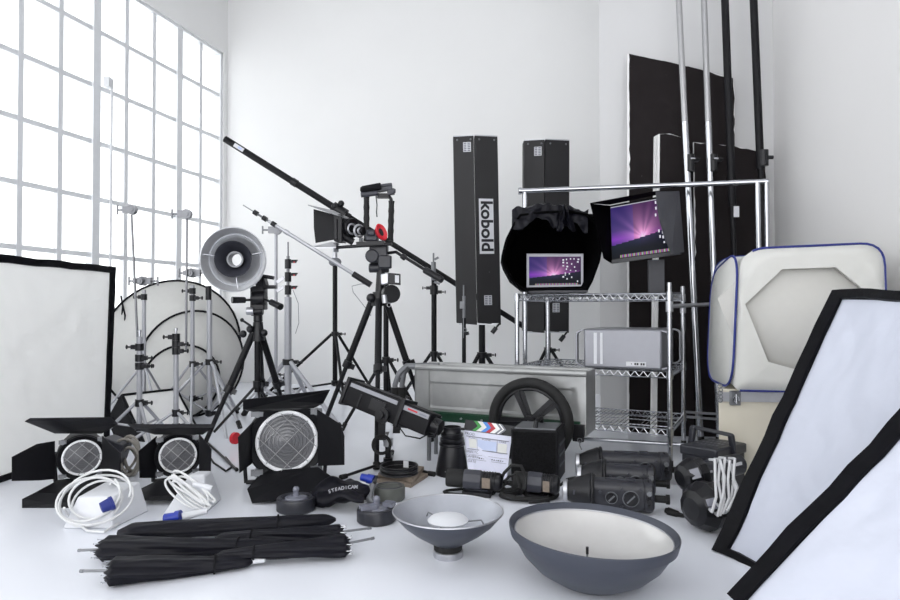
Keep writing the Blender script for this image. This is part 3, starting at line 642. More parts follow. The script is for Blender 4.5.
k = MB(); k.obox(P(385, 188.5, Yc_), (0.045, 0, 0.008), (0, 0.025, 0), (-0.002, 0, 0.016)); k.cyl(P(376, 186.5, Yc_-0.02), P(392, 184.5, Yc_-0.02), 0.011); k.obox(P(391, 192, Yc_), (0.022, 0, 0.003), (0, 0.022, 0), (0, 0, 0.018)); k.cyl(P(393.5, 191, Yc_-0.02), P(395.5, 191, Yc_-0.02), 0.014); part('shock_mount', k, DGREY, t2, bevel=0.003)
k = MB(); k.tube([P(376, 196, Yc_), P(377, 205, Yc_), P(376.5, 212, Yc_), P(377, 217, Yc_)], 0.004, 6); part('cable', k, BLK2, t2)

# =====================================================================  CART
A0 = V((-0.214, 3.91, 0)); cx = V((0.975, -0.454, 0)).normalized(); cn = V((-cx.y, cx.x, 0)); cn = cn if cn.y > 0 else -cn   # cn points away
zt_, zb_c = 0.525, 0.20; CL = 1.045
def C3(a, d, z): return A0+cx*a+cn*d+UP*z
t = thing('tipping_cart', 'galvanised grey metal hand cart with green chassis and large black wheel', 'cart', C3(CL/2, 0.1, 0))
m = MB()
def panel(u, v):
    a = u*CL; z = zb_c+(zt_-0.03-zb_c)*(1-v)
    d = 0
    if 0.09 < u < 0.94 and 0.25 < v < 0.78: d = 0.010
    return C3(a, d, z)
m.grid(panel, 60, 24); part('side_panel', m, ZINC, t, solid=0.004)
k = MB(); k.obox(C3(CL/2, 0.21, (zt_+zb_c)/2), cx*CL/2, cn*0.004, UP*(zt_-zb_c-0.02)/2); part('rear_panel', k, ZINC, t)
k = MB(); k.obox(C3(CL/2, 0.1, zb_c), cx*CL/2, cn*0.11, UP*0.004); part('tray_floor', k, ZINC, t)
k = MB(); k.obox(C3(CL, 0.1, (zt_+zb_c)/2-0.02), cx*0.006, cn*0.115, UP*(zt_-zb_c+0.02)/2); k.obox(C3(CL-0.01, -0.006, (zt_+zb_c)/2-0.02), cx*0.016, cn*0.006, UP*(zt_-zb_c+0.02)/2); part('end_flange', k, ZINC, t)
k = MB(); k.obox(C3(0.08, -0.006, (zt_+zb_c)/2+0.02), cx*0.02, cn*0.007, UP*(zt_-zb_c-0.09)/2); part('panel_rib', k, ZINC, t)
k = MB(); k.cyl(C3(-0.02, -0.01, zt_-0.02), C3(CL+0.01, -0.01, zt_-0.02), 0.018, n=14); k.cyl(C3(0.0, 0.2, zt_-0.02), C3(CL, 0.2, zt_-0.02), 0.016, n=14); k.cyl(C3(CL*0.57, -0.01, zt_-0.02), C3(CL*0.60, -0.01, zt_-0.02), 0.0205, n=14); part('top_rail', k, ZINC, t)
k = MB(); k.obox(C3(0.52, -0.012, zb_c+0.018), cx*0.50, cn*0.012, UP*0.028); k.obox(C3(0.52, -0.026, zb_c+0.035), cx*0.50, cn*0.004, UP*0.006); k.obox(C3(0.54, 0.1, zb_c-0.01), cx*0.48, cn*0.02, UP*0.012); part('chassis_rail', k, GREEN, t)
for i in range(8):
    part('bolt', MB().cyl(C3(0.06+i*0.13, -0.024, zb_c+0.015), C3(0.06+i*0.13, -0.034, zb_c+0.015), 0.006, n=8), ALU, t)
k = MB(); k.obox(C3(1.0, -0.03, zb_c+0.0), cx*0.045, cn*0.015, UP*0.035); k.obox(C3(1.01, -0.02, zb_c-0.045), cx*0.03, cn*0.01, UP*0.015); part('hinge_bracket', k, BLK2, t, bevel=0.004)
k = MB(); q = C3(1.02, -0.03, zb_c-0.05); k.torus(q, cn, 0.012, 0.003, 16, 6); k.tube([q, q-UP*0.03, q-UP*0.05+cx*0.01], 0.003, 6); part('latch_hook', k, GREY, t)
for (x, a) in ((0, 0.0), (0.0, 0.14)):
    h0 = P(395, 410, 3.88) if a == 0 else P(403, 408, 4.0)
    pts = [h0, P(395 if a == 0 else 402, 385, 3.88+a*0.8), P(399 if a == 0 else 404, 373, 3.88+a*0.8), P(407 if a == 0 else 410, 365.5, 3.9+a*0.6), C3(0.02, -0.01+a, zt_-0.02), C3(0.1, -0.01+a, zt_-0.02)]
    s_ = []
    for i in range(len(pts)-1): s_ += [pts[i].lerp(pts[i+1], j/4) for j in range(4)]
    k = MB(); k.tube(s_+[pts[-1]], 0.016, 10); h = part('handle', k, GREY, t)
    part('grip', MB().cyl(h0, h0.lerp(pts[1], 0.9), 0.023, n=12), RUB, h)
for (x, y, Y) in ((429, 459, 3.62), (436, 450, 3.78)):
    f = F(x, 310+CH*FP/Y); k = MB(); k.cyl(f, V((f.x, f.y, zb_c)), 0.012, n=10); part('leg', k, GREY, t)
# wheel
wc = V((0.437, 3.50, 0.241)); wn = cn
k = MB(); k.torus(wc, wn, 0.212, 0.029, 56, 14); w = part('tyre', k, RUB, t)
k = MB(); k.torus(wc, wn, 0.180, 0.012, 48, 8); part('rim', k, BLK2, w)
x = cx; z = UP
for i in range(5):
    an = math.radians(90+72*i+22); d = x*math.cos(an)+z*math.sin(an); e = x*-math.sin(an)+z*math.cos(an)
    k = MB(); a = wc+d*0.03; b = wc+d*0.182
    k.prism([a+e*0.020-wn*0.008, b+e*0.030-wn*0.008, b-e*0.030-wn*0.008, a-e*0.020-wn*0.008], wn*0.014); k.obox((a+b)/2-wn*0.010, (b-a)/2, e*0.004, wn*0.006); part('spoke', k, BLK2, w)
k = MB(); k.cyl(wc-wn*0.035, wc+wn*0.04, 0.036, n=20); k.cyl(wc-wn*0.05, wc+wn*0.1, 0.012); part('hub', k, BLK2, w)

# =====================================================================  WIRE SHELF RACK
O = V((0.408, 3.895, 0)); ex = V((0.895, -0.446, 0)).normalized(); ey = V((0.449, 0.895, 0)).normalized()
WA, WB = 0.885, 0.60
def Lr(a, b, z): return O+ex*a+ey*b+UP*z
t = thing('wire_shelf_rack', 'chrome wire shelf rack with three shelves holding the computers', 'shelf', Lr(WA/2, WB/2, 0))
ztop = 1.0
for (a, b) in ((0, 0), (WA, 0), (0, WB), (WA, WB)):
    zt2 = ztop if a > 0 else 0.945
    k = MB(); k.cyl(Lr(a, b, 0.02), Lr(a, b, zt2), 0.0135, n=14)
    for i in range(18):
        if 0.06+i*0.05 < zt2: k.torus(Lr(a, b, 0.06+i*0.05), UP, 0.0135, 0.0012, 14, 4)
    p = part('post', k, CHR, t); part('post_foot', MB().cyl(Lr(a, b, 0), Lr(a, b, 0.03), 0.016, n=12), RUB, p)
SH = (0.93, 0.50, 0.185)
for z in SH:
    k = MB(); cs = [Lr(0, 0, 0), Lr(WA, 0, 0), Lr(WA, WB, 0), Lr(0, WB, 0)]
    for i in range(4):
        a, b = cs[i], cs[(i+1) % 4]
        k.cyl(a+UP*(z+0.012), b+UP*(z+0.012), 0.0038, n=6); k.cyl(a+UP*(z-0.022), b+UP*(z-0.022), 0.0032, n=6)
        n_ = int((b-a).length/0.045)
        for j in range(n_):
            p = a.lerp(b, j/n_); q = a.lerp(b, (j+0.5)/n_); r_ = a.lerp(b, (j+1)/n_)
            k.cyl(p+UP*(z+0.010), q+UP*(z-0.020), 0.0022, n=5); k.cyl(q+UP*(z-0.020), r_+UP*(z+0.010), 0.0022, n=5)
    part('shelf_edge', k, CHR, t)
    k = MB(); n_ = 36
    for j in range(1, n_): k.cyl(Lr(WA*j/n_, 0, z+0.012), Lr(WA*j/n_, WB, z+0.012), 0.0018, n=5)
    for j in (0.2, 0.5, 0.8): k.cyl(Lr(0, WB*j, z+0.006), Lr(WA, WB*j, z+0.006), 0.0028, n=5)
    part('wire_deck', k, CHR, t)
    for (a, b) in ((0, 0), (WA, 0), (0, WB), (WA, WB)): part('corner_sleeve', MB().cyl(Lr(a, b, z-0.028), Lr(a, b, z+0.02), 0.0185, n=12), CHR, t)
k = MB(); zz = 0.87; a = Lr(WA, 0, zz); b = P(716, 304, 4.0)
k.tube([a, a.lerp(b, 0.3), a.lerp(b, 0.7), b], 0.012, 10); k.cyl(a-UP*0.03, a+UP*0.03, 0.02, n=14); k.cyl(Lr(WA, WB, zz-0.01)-UP*0.03, Lr(WA, WB, zz-0.01)+UP*0.03, 0.018, n=14); part('side_handle', k, ALU, t)
k = MB(); k.cyl(Lr(WA, WB, 0.21), P(716, 414, 4.1), 0.008); k.cyl(Lr(WA, WB, 0.18), P(716, 419, 4.1), 0.008); part('side_rod', k, ALU, t)

# garment rail
t = thing('garment_rail', 'chrome tube clothes rail standing behind the wire shelf rack', 'rail', P(640, 435, 4.3))
la, lb = P(520, 191, 4.36), P(768, 181.5, 3.88)
part('top_bar', MB().cyl(la, lb, 0.017, n=14), CHR, t)
k = MB(); k.cyl(la+V((-0.01, 0, 0)), la+V((0.01, 0, 0)), 0.024, n=14); part('bar_cap', k, CHR, t)
for (x, Y, xt, yt) in ((525, 4.35, 525, 191), (762, 3.89, 757.5, 182), (769, 3.88, 766.5, 182)):
    f = F(x, 310+CH*FP/Y); part('upright', MB().cyl(f, P(xt, yt, Y), 0.015, n=14), CHR, t)
k = MB(); k.cyl(F(525, 310+CH*FP/4.35, 0.05), F(762, 310+CH*FP/3.89, 0.05), 0.012); part('base_bar', k, CHR, t)

# Mac tower lying on side
t = thing('computer_tower', 'silver aluminium computer tower lying on its side on the middle wire shelf', 'computer', Lr(0.62, 0.25, SH[1]+0.02))
a0, a1, b0, b1, z0, z1 = 0.355, 0.885, 0.03, 0.5, SH[1]+0.016, SH[1]+0.016+0.225
k = MB(); k.obox(Lr((a0+a1)/2, (b0+b1)/2, (z0+z1)/2), ex*((a1-a0)/2-0.045), ey*(b1-b0)/2, UP*((z1-z0)/2)); part('body', k, MACS, t, bevel=0.012)
def loop(a, sd, b):
    pts = []
    for i in range(9):
        an = PI/2*i/8; pts.append(Lr(a+sd*(0.0+0.042*math.sin(an)), b, z1-0.008-0.03*(1-math.cos(an))))
    for i in range(9):
        an = PI/2*(1-i/8); pts.append(Lr(a+sd*(0.042*math.sin(an)), b, z0+0.008+0.03*(1-math.cos(an))))
    return pts
for (a, sd) in ((a0+0.045, -1), (a1-0.045, 1)):
    for b in (b0+0.02, b1-0.02):
        k = MB(); pts = loop(a, sd, b)
        for i in range(len(pts)-1):
            c_ = (pts[i]+pts[i+1])/2; d = (pts[i+1]-pts[i])/2*1.15; k.obox(c_, d, ey*0.02, d.normalized().cross(ey)*0.004)
        part('handle', k, MACS, t)
k = MB(); k.obox(Lr(0.70, b0-0.001, z0+0.03), ex*0.055, ey*0.0015, UP*0.012); s = part('sticker', k, LABW, t, label='white sticker with small dark squares')
for i, h in ((0, .5), (1.6, 1), (2.6, 1), (4.2, 1), (5.2, 1)):
    k = MB(); k.obox(Lr(0.675+i*0.013, b0-0.004, z0+0.03), ex*0.0045*h, ey*0.001, UP*0.006*h); part('sticker_mark', k, INK, s)
k = MB(); k.obox(Lr(0.47, b0-0.001, (z0+z1)/2), ex*0.009, ey*0.001, UP*0.09); k.obox(Lr(0.505, b0-0.001, (z0+z1)/2), ex*0.007, ey*0.001, UP*0.09); part('pale_stripe', k, WHT, t)

# screens
def aurora(u, v):
    # u right, v up ; burst from (0.52,0.33)
    dx, dy = (u-0.48)*1.5, v-0.34
    r = math.hypot(dx, dy); an = math.atan2(dy, dx)
    rays = 0.55+0.45*math.sin(an*11+math.sin(an*5)*1.6)
    if dy > 0.16*max(0, dx)-0.22*max(0, -dx)*0.6:
        core = math.exp(-r*5.0); halo = math.exp(-r*1.9)
        R_ = 0.20+0.48*halo*(0.5+0.5*rays)+0.75*core; G_ = 0.13+0.26*halo*(0.4+0.6*rays)+0.62*core; B_ = 0.26+0.42*halo*(0.6+0.4*rays)+0.55*core
        if u < 0.35: B_ += 0.12*(1-u); R_ -= 0.05
        k_ = max(0, 1-abs(dy-0.02)*6)*min(1, abs(dx)*1.6)*0.35; R_ += k_*0.75; B_ += k_*0.8; G_ += k_*0.12
    else:
        g = max(0, 1+dy*5)*0.16*math.exp(-abs(dx)*2.2)
        R_, G_, B_ = 0.04+g*1.2, 0.06+g*0.9, 0.11+g*1.6
        if u < 0.45: G_ += 0.10*max(0, 1+dy*3)*(0.6-u); B_ += 0.12*max(0, 1+dy*3)*(0.7-u)
    return [max(0, min(1, x)) for x in (R_, G_, B_)]
def make_screen(name, TL, TR, BR, BL, parent, icons, nu=90, nv=56):
    m = MB(); m.grid(lambda u, v: (TL*(1-u)+TR*u)*(1-v)+(BL*(1-u)+BR*u)*v, nu, nv)
    o = part(name, m, SCR, parent, smooth=False)
    me = o.data; at_ = me.color_attributes.new('Col', 'FLOAT_COLOR', 'CORNER')
    # remove_doubles keeps order for a clean grid
    eu = (TR-TL); ev = (BL-TL); loc = LOC[parent]
    for p in me.polygons:
        u = (p.index % nu+0.5)/nu; v = (p.index//nu+0.5)/nv
        col = aurora(u, 1-v)
        if v < 0.025: col = [0.75, 0.75, 0.8]
        if v > 0.955 and 0.12 < u < 0.94:
            h = (math.sin(u*211)*0.5+0.5); col = [0.25+0.6*h, 0.25+0.5*(math.sin(u*97+1)*.5+.5), 0.3+0.5*(math.sin(u*151+2)*.5+.5)]
        for (iu, iv) in icons:
            if abs(u-iu) < 0.013 and abs(v-iv) < 0.024: col = [0.95, 0.95, 1]
        for li in p.loop_indices: at_.data[li].color = [lin(x*255) for x in col]+[1]
    return o
random.seed(5)
ic1 = [(0.66, .13), (0.72, .11), (0.80, .10), (0.87, .10), (0.95, .12), (0.66, .22), (0.73, .24), (0.82, .28), (0.94, .20), (.66, .34), (.74, .36), (.88, .38), (.80, .50), (.72, .46), (.90, .52), (.70, .60), (.78, .62), (.66, .72), (.73, .80), (.82, .74), (.70, .66), (.93, .88)]
ic2 = [(.70, .06), (.77, .06), (.70, .17), (.78, .18), (.69, .30), (.77, .29), (.72, .60), (.78, .63), (.73, .71), (.78, .72), (.86, .74), (.79, .82)]
# laptop inside the dark hood
zs = SH[0]+0.016
t = thing('laptop', 'open laptop with purple aurora desktop inside the dark fabric hood', 'laptop', P(555, 289, 3.88))
YL = 3.90
q = [P(526.5, 253.5, YL), P(583.5, 253.5, YL-0.05), P(583.5, 286.5, YL-0.08), P(526.5, 287.5, YL-0.03)]
k = MB(); k.prism(q, (0.0, 0.008, 0)); part('lid', k, MACS, t, bevel=0.002)
def ins(q, l, tp, r, b, off=V((0, -0.003, 0))):
    f = lambda u, v: (q[0]*(1-u)+q[1]*u)*(1-v)+(q[3]*(1-u)+q[2]*u)*v+off
    return f(l, tp), f(1-r, tp), f(1-r, 1-b), f(l, 1-b)
make_screen('screen', *ins(q, .045, .08, .045, .06), t, ic1)
k = MB(); c_ = (q[2]+q[3])/2; k.obox(V((c_.x, c_.y-0.10, zs+0.010)), (0.165, -0.02, 0), (0.012, 0.095, 0), (0, 0, 0.007)); part('keyboard_base', k, PLAS, t, bevel=0.003)
# hood
out = [(502.5, 252), (506, 238), (513, 224), (520, 214), (545, 211), (570, 210), (588, 214), (596, 222), (600, 238), (602.5, 248), (600, 262), (593, 281), (588, 290.3), (523, 290.8), (511, 281), (504, 268), (501.5, 260)]
t = thing('monitor_hood', 'rounded black fabric hood around the laptop on the top wire shelf', 'hood', P(553, 291, 3.8))
YH = 3.66
fr_ = [P(x, y, YH+(0.06 if False else 0)) for x, y in out]
cc = sum(fr_, V((0, 0, 0)))/len(fr_)
fr_ = [V((p.x, p.y, max(p.z, zs+0.002))) for p in fr_]
bk_ = [V((cc.x+(p.x-cc.x)*0.86+0.02, p.y+0.42, max(zs+0.002, cc.z+(p.z-cc.z)*0.86))) for p in fr_]
mid_ = [V((cc.x+(p.x-cc.x)*1.0+0.01, p.y+0.2, p.z)) for p in fr_]
inn = [p+(cc-p).normalized()*0.012 for p in fr_]; inb = [V((cc.x+(p.x-cc.x)*0.84+0.02, p.y+0.41, max(zs+0.006, cc.z+(p.z-cc.z)*0.84))) for p in fr_]
n_ = len(out); k = MB(); rr = [inb, inn, fr_, mid_, bk_]
k.add([p for r_ in rr for p in r_], [(j*n_+i, j*n_+(i+1) % n_, (j+1)*n_+(i+1) % n_, (j+1)*n_+i) for j in range(4) for i in range(n_)]+[tuple(range(n_)), tuple(range(4*n_, 5*n_))])
part('hood_shell', k, BLKV, t, smooth=True, ang=60)
k = MB(); k.prism([P(586, 213.5, YH+0.06), P(606, 215, YH+0.20), P(604, 217.5, YH+0.20), P(588, 219, YH+0.06)], (0, 0.15, 0)); part('hood_brim', k, BLKF, t)
# crumpled cloth on the hood
k = MB()
def cloth(u, v):
    x = 512+u*76; bump = abs(math.sin(u*9+1.3))*2.6+abs(math.sin(u*23))*1.4
    if v < 0.5: y = 213-6.0*math.sin(PI*min(1, u*1.1))*1.0-bump*0.9+ (0.5-v)*2; Y = YH+0.30-v*0.55
    else: y = 213-6.0*math.sin(PI*min(1, u*1.1))-bump*0.9+(v-0.5)*2*(17+4*math.sin(u*14)); Y = YH+0.02-(v-0.5)*0.04
    p = P(x, y, Y); return p+V((0, wob(p, 25, 0.02), wob(p+V((3, 1, 0)), 22, 0.016)))
k.grid(cloth, 60, 26)
t = solo('black_cloth', k, BLKN, 'crumpled black cloth lying on top of the laptop hood', 'cloth', P(553, 212, YH+0.1), solid=0.003)
k = MB()
def peak(u, v):
    w_ = 9*(1-v)+1.0; x = 562+v*2.5+(u-0.5)*2*w_+4*(1-v); y = 229-24.5*v+3*math.sin(u*9)*(1-v); 
    p = P(x, y, YH-0.045+0.04*abs(u-0.5)+0.02*math.sin(u*14)); return p+V((wob(p, 30, 0.012), 0, 0))
k.grid(peak, 14, 14); part('cloth_peak', k, BLKN, t, solid=0.003)

# monitor with hood
t = thing('desktop_monitor', 'tilted desktop monitor with purple aurora screen and open black hood', 'monitor', P(655, 291, 3.85))
q = [P(609.5, 205.5, 3.86), P(677, 193, 3.74), P(682, 254, 3.74), P(611.5, 263.5, 3.86)]
nn = (q[1]-q[0]).cross(q[3]-q[0]).normalized(); nn = nn if nn.y > 0 else -nn
k = MB(); k.prism(q, nn*0.035); part('panel', k, BLK, t, bevel=0.003)
make_screen('screen', *ins(q, .015, .035, .03, .075, -nn*0.003), t, ic2)
k = MB(); f = lambda u, v: (q[0]*(1-u)+q[1]*u)*(1-v)+(q[3]*(1-u)+q[2]*u)*v
a, b, c_, d = f(0, .94), f(.98, .94), f(.98, 1), f(0, 1); k.prism([a, b, c_, d], -nn*0.004); part('lower_bezel', k, PLAS, t)
k = MB(); k.cyl(f(.60, .03)-nn*0.001, f(.61, .03)-nn*0.004, 0.004); part('bezel_mark', k, GREY, t)
Yf = 3.62
hl = [P(590, 203.5, Yf), P(603.5, 258.5, Yf+0.02)]; hr = [P(655.5, 191.5, Yf-0.12), P(658, 215, Yf-0.1), P(663, 234, Yf-0.08), P(671, 254, Yf-0.05)]
k = MB(); k.prism([hl[0], q[0], q[3], hl[1]], (0.003, 0, 0)); part('hood_side', k, BLKV, t, smooth=False)
k = MB(); k.prism([hl[0], hr[0], P(678.5, 190.5, 3.74), q[0]+UP*0.004], (0, 0, 0.003)); part('hood_top', k, BLKV, t, smooth=False)
k = MB(); k.prism([hr[0], hr[1], hr[2], hr[3], P(684, 252, 3.75), P(679, 190.8, 3.75)], (0.003, 0.003, 0)); hs = part('hood_side', k, DGREY, t, smooth=False, label='dark grey right hood panel')
a = P(660, 196.3, 3.60); k = MB(); k.torus(a, (0.3, -1, 0), 0.007, 0.0012, 14, 4); k.cyl(a-UP*0.009, a+UP*0.009, 0.001, n=5); k.obox(a+V((0.024, 0.004, 0)), (0.012, 0.003, 0), (0, 0.001, 0), (0, 0, 0.0022)); part('hood_emblem', k, GREY, hs, label='small pale round emblem')
k = MB(); k.obox(P(656, 277, 3.90), (0.045, -0.01, 0), (0, 0.01, 0), (0, 0, 0.105)); part('stand_neck', k, DGREY, t)
k = MB(); b_ = P(656, 292, 3.92); k.obox(V((b_.x, 3.86, zs+0.003)), (0.11, -0.03, 0), (0.02, 0.10, 0), (0, 0, 0.004)); part('stand_base', k, DGREY, t)

# =====================================================================  BOARDS AND POLES AT THE PARTITION
def board(label, poly, dy, m=BOARD, g=None, edge=FOAM, off=0.012):
    fl = [F(q[0], q[1]) for q in poly if len(q) == 2]; b0, b1 = fl[0], fl[-1]
    t0 = P(poly[0][0], poly[0][1], min(b0.y, b1.y)+abs(b0.y-b1.y)-0.02); nn = (b1-b0).cross(t0-b1).normalized(); o_ = V((0, 0, CH)); pts = []
    for q in poly:
        d_ = ray(q[0], q[1]); pts.append(F(q[0], q[1]) if len(q) == 2 else o_+d_*((b1-o_).dot(nn)/d_.dot(nn)))
    b = min(pts, key=lambda p: p.z); t = thing('foam_board', label, 'board', (b.x, b.y, 0), g)
    n = (pts[1]-pts[0]).cross(pts[-1]-pts[0]).normalized(); n = n if n.y > 0 else -n
    cen_ = sum(pts, V((0, 0, 0)))/len(pts); face = []; random.seed(len(label))
    for i, p in enumerate(pts):
        q = pts[(i+1) % len(pts)]; k_ = max(1, int((q-p).length/0.035))
        for j in range(k_):
            r_ = p.lerp(q, j/k_); w_ = random.random()**2*0.011 if p.z+q.z > 0.3 else 0
            face.append(r_+(cen_-r_).normalized()*w_)
    part('painted_face', MB().prism(face, n*0.004), m, t, smooth=False)
    part('foam_core', MB().prism([p+n*0.0045+V((-off if p.x < cen_.x else 0, 0, 0)) for p in pts], n*dy), edge, t, smooth=False)
    return t
GB = 'black and white foam boards'
board('largest black painted foam board with ragged white edges behind the poles', [(629, 53.5, 4.52), (634, 54.5, 4.51), (665, 61, 4.46), (700, 69, 4.40), (733, 78, 4.34), (735, 93, 4.335), (733, 435.5), (629, 432)], 0.03, g=GB)
board('narrow black board with broad white left edge, behind the monitor', [(660, 134, 4.38), (672, 133.5, 4.36), (681, 137, 4.35), (690, 150, 4.33), (694, 436.5), (657, 436)], 0.03, g=GB)
k = MB(); pts = [P(655, 136, 4.38), P(660, 133.8, 4.375), F(656.5, 436), F(651.5, 435.8)]; 
solo('foam_strip', MB().prism(pts, (0.0, 0.03, 0)), FOAM, 'thin white foam strip standing on edge left of the narrow black board', 'board', F(654, 436), smooth=False)
board('lower black board behind the two black poles with top below the clothes rail clamps', [(694, 142, 4.30), (735, 146, 4.26), (765, 153, 4.225), (767, 200, 4.225), (766, 438), (697, 436.5)], 0.025, g=GB, off=0.0)
GP = 'telescopic poles leaning on the partition'
def pole(label, xb, Yb_, xt, Yt, zt_, segs, m, g=GP):
    f = F(xb, 310+CH*FP/Yb_); tp = V(((xt[0]-450)/FP*Yt*1.0, Yt, 0)); top = P(xt[0], xt[1], Yt); d = top-f
    t = thing('telescopic_pole', label, 'pole', f, g)
    for (a, b, r, mm) in segs: part('tube_section', MB().cyl(f+d*a, f+d*b, r, n=14), mm, t)
    part('rubber_foot', MB().cyl(f, f+d*0.012, 0.022), RUB, t)
    return t, f, d
def clamp(t, x, y, Y, m=BLK2, h=0.055):
    p = P(x, y, Y); k = MB(); k.cyl(p-UP*h, p+UP*h, 0.026, n=14); k.obox(p+V((0.03, -0.01, 0.02)), (0.016, 0, 0), (0, 0.012, 0), (0, 0, 0.015)); k.cyl(p+V((0.03, -0.02, 0.02)), p+V((0.055, -0.02, 0.02)), 0.008); c = part('clamp', k, m, t)
    part('chrome_lever', MB().cyl(p+V((-0.012, -0.028, 0.022)), p+V((0.018, -0.028, 0.022)), 0.009), CHR, c)
t, f, d = pole('left white pole with black clamp, chrome below, in front of the largest black board', 701, 4.13, (677.5, -25), 4.20, 0, ((0.01, .68, .021, CHR), (.6, 1, .0195, PSIL)), WHT)
clamp(t, 690.5, 163, 4.165)
t, f, d = pole('right white pole with black clamp, chrome below, behind the white light tent', 719.5, 4.11, (703, -25), 4.18, 0, ((0.01, .68, .021, CHR), (.6, 1, .0195, PSIL)), WHT)
clamp(t, 713.5, 163, 4.145)
t, f, d = pole('inner black pole with small white label, left of the rail end', 741, 4.08, (724, -25), 4.16, 0, ((0.01, .55, .015, BLK), (.5, 1, .024, BLK)), BLK)
p = P(735.3, 212, 4.12); part('label', MB().box(p+V((0, -0.016, 0)), (0.034, 0.004, 0.07)), LABW, t, label='white label')
t, f, d = pole('outermost black pole next to the right end of the clothes rail', 772, 4.06, (752.5, -25), 4.12, 0, ((0.01, .60, .015, BLK), (.58, 1, .024, BLK)), BLK)
p = P(763.5, 158, 4.09); k = MB(); k.cyl(p-UP*0.05, p+UP*0.05, 0.03, n=14); k.cyl(p+V((0.02, -0.02, 0)), p+V((0.05, -0.02, 0)), 0.012); part('clamp', k, BLK2, t)
# =====================================================================  RIGHT: cabinet, tent, toolbox, softboxes
t = thing('cabinet', 'cream painted low cabinet under the white light tent', 'cabinet', P(800, 480, 3.1))
h_ = 0.478; yA = 3.02
xa = (718-450)/FP*yA
wx = lambda Y: (WR0.x+(CR.x-WR0.x)*(Y-WR0.y)/(CR.y-WR0.y))
k = MB(); poly = [V((xa, yA, 0.0)), V((wx(yA-0.08)-0.01, yA-0.08, 0)), V((wx(yA+0.6)-0.01, yA+0.6, 0)), V((xa+0.27, yA+0.6, 0))]
k.prism(poly, (0, 0, h_-0.02)); part('body', k, BEIGE, t, bevel=0.006, smooth=False)
cc = sum(poly, V((0, 0, 0)))/4; k = MB(); k.prism([V((cc.x+(p.x-cc.x)*1.0-0.006*(p.x < cc.x), cc.y+(p.y-cc.y)*1.02, h_-0.02)) for p in poly], (0, 0, 0.02)); part('top', k, BEIGE, t, bevel=0.003)
k = MB(); a = V((xa, yA-0.008, h_-0.035)); b = V((wx(yA)-0.02, yA-0.088, h_-0.035)); k.obox((a+b)/2, (b-a)/2, (0, 0.004, 0), (0, 0, 0.022)); part('metal_edge', k, ALU, t)
k = MB(); p = P(735, 398, 3.0); k.obox(p, (0.024, -0.002, 0), (0, 0.008, 0), (0, 0, 0.034)); l = part('latch', k, GREY, t, bevel=0.004)
k = MB(); k.torus(p+V((0, -0.012, -0.004)), (0.3, -1, 0.2), 0.015, 0.004, 18, 6); k.cyl(p+V((0, -0.012, 0.02)), p+V((0, -0.016, -0.025)), 0.004); part('latch_ring', k, CHR, l)
k = MB(); c0 = P(719, 386, 3.0)
for i in range(5): k.torus(c0+V((0.003*(i % 2), -0.012, -0.016*i)), (0.7*(i % 2)+0.2, 0.5, 0), 0.010, 0.0025, 12, 6)
part('chain', k, GREY, t)

# light tent: a pop-up cube on the cabinet
t = thing('light_tent', 'white pop-up light tent cube with navy blue piping standing on the cream cabinet', 'tent', P(800, 388, 2.9))
YT = 2.93; zb_t = h_+0.004
TL = P(741, 249, YT); BLp = P(735, 388.5, YT); TR = P(884, 242.5, 2.84); BR = P(889, 385, 2.84)
BLp.z = BR.z = zb_t+0.0
sd = V((0.165, 0.986, 0))*0.50
def rr_pts(TLc, TRc, BRc, BLc, rc, k=6):
    """rounded quad outline"""
    cs = [TLc, TRc, BRc, BLc]; out = []
    for i in range(4):
        c = cs[i]; a = cs[i-1]; b = cs[(i+1) % 4]
        p0 = c+(a-c).normalized()*rc[i]; p1 = c+(b-c).normalized()*rc[i]
        for j in range(k+1):
            u = j/k; out.append(p0*(1-u)**2+c*2*u*(1-u)+p1*u**2)
    return out
front = rr_pts(V((TL.x, TL.y, TL.z)), TR, BR, BLp, (0.11, 0.10, 0.03, 0.03))
nf = (TR-TL).cross(BLp-TL).normalized(); nf = nf if nf.y < 0 else -nf
ce = sum(front, V((0, 0, 0)))/len(front)
# octagonal opening in the front panel
octp = [(745, 304), (782, 269), (836, 267), (872, 296), (879, 330), (868, 362), (820, 376), (768, 362)]
def onplane(x, y):
    d = ray(x, y); o = V((0, 0, CH)); s = (TL-o).dot(nf)/d.dot(nf); return o+d*s
oc = [onplane(*q) for q in octp]
m = MB(); n_ = len(front)
import bisect
cen = sum(oc, V((0, 0, 0)))/8
ux = (TR-TL).normalized(); uz = nf.cross(ux); uz = uz if uz.z > 0 else -uz
def ang(p): d = p-cen; return math.atan2(d.dot(uz), d.dot(ux))
# star-shaped match of the outline and the opening
def edge_at(poly, a):
    d = ux*math.cos(a)+uz*math.sin(a); best = None
    for i in range(len(poly)):
        p, q = poly[i]-cen, poly[(i+1) % len(poly)]-cen
        px_, pz_ = p.dot(ux), p.dot(uz); qx, qz = q.dot(ux), q.dot(uz)
        ex_, ez_ = qx-px_, qz-pz_; den = math.cos(a)*ez_-math.sin(a)*ex_
        if abs(den) < 1e-9: continue
        r = (px_*ez_-pz_*ex_)/den; s = (px_*math.sin(a)-pz_*math.cos(a))/den
        if r > 0 and -1e-6 <= s <= 1+1e-6: best = max(best or 0, r)
    return cen+d*(best or 0.3)
angs = sorted(set([ang(p) for p in front]+[ang(p) for p in oc]+[i*PI/24 for i in range(-24, 24)]))
ko = len(angs)
outer = [edge_at(front, a) for a in angs]; inner = [edge_at(oc, a) for a in angs]
midp = [o.lerp(i, 0.5)+nf*wob(o*2, 6, 0.012) for o, i in zip(outer, inner)]
inner2 = [p-nf*0.03 for p in inner]
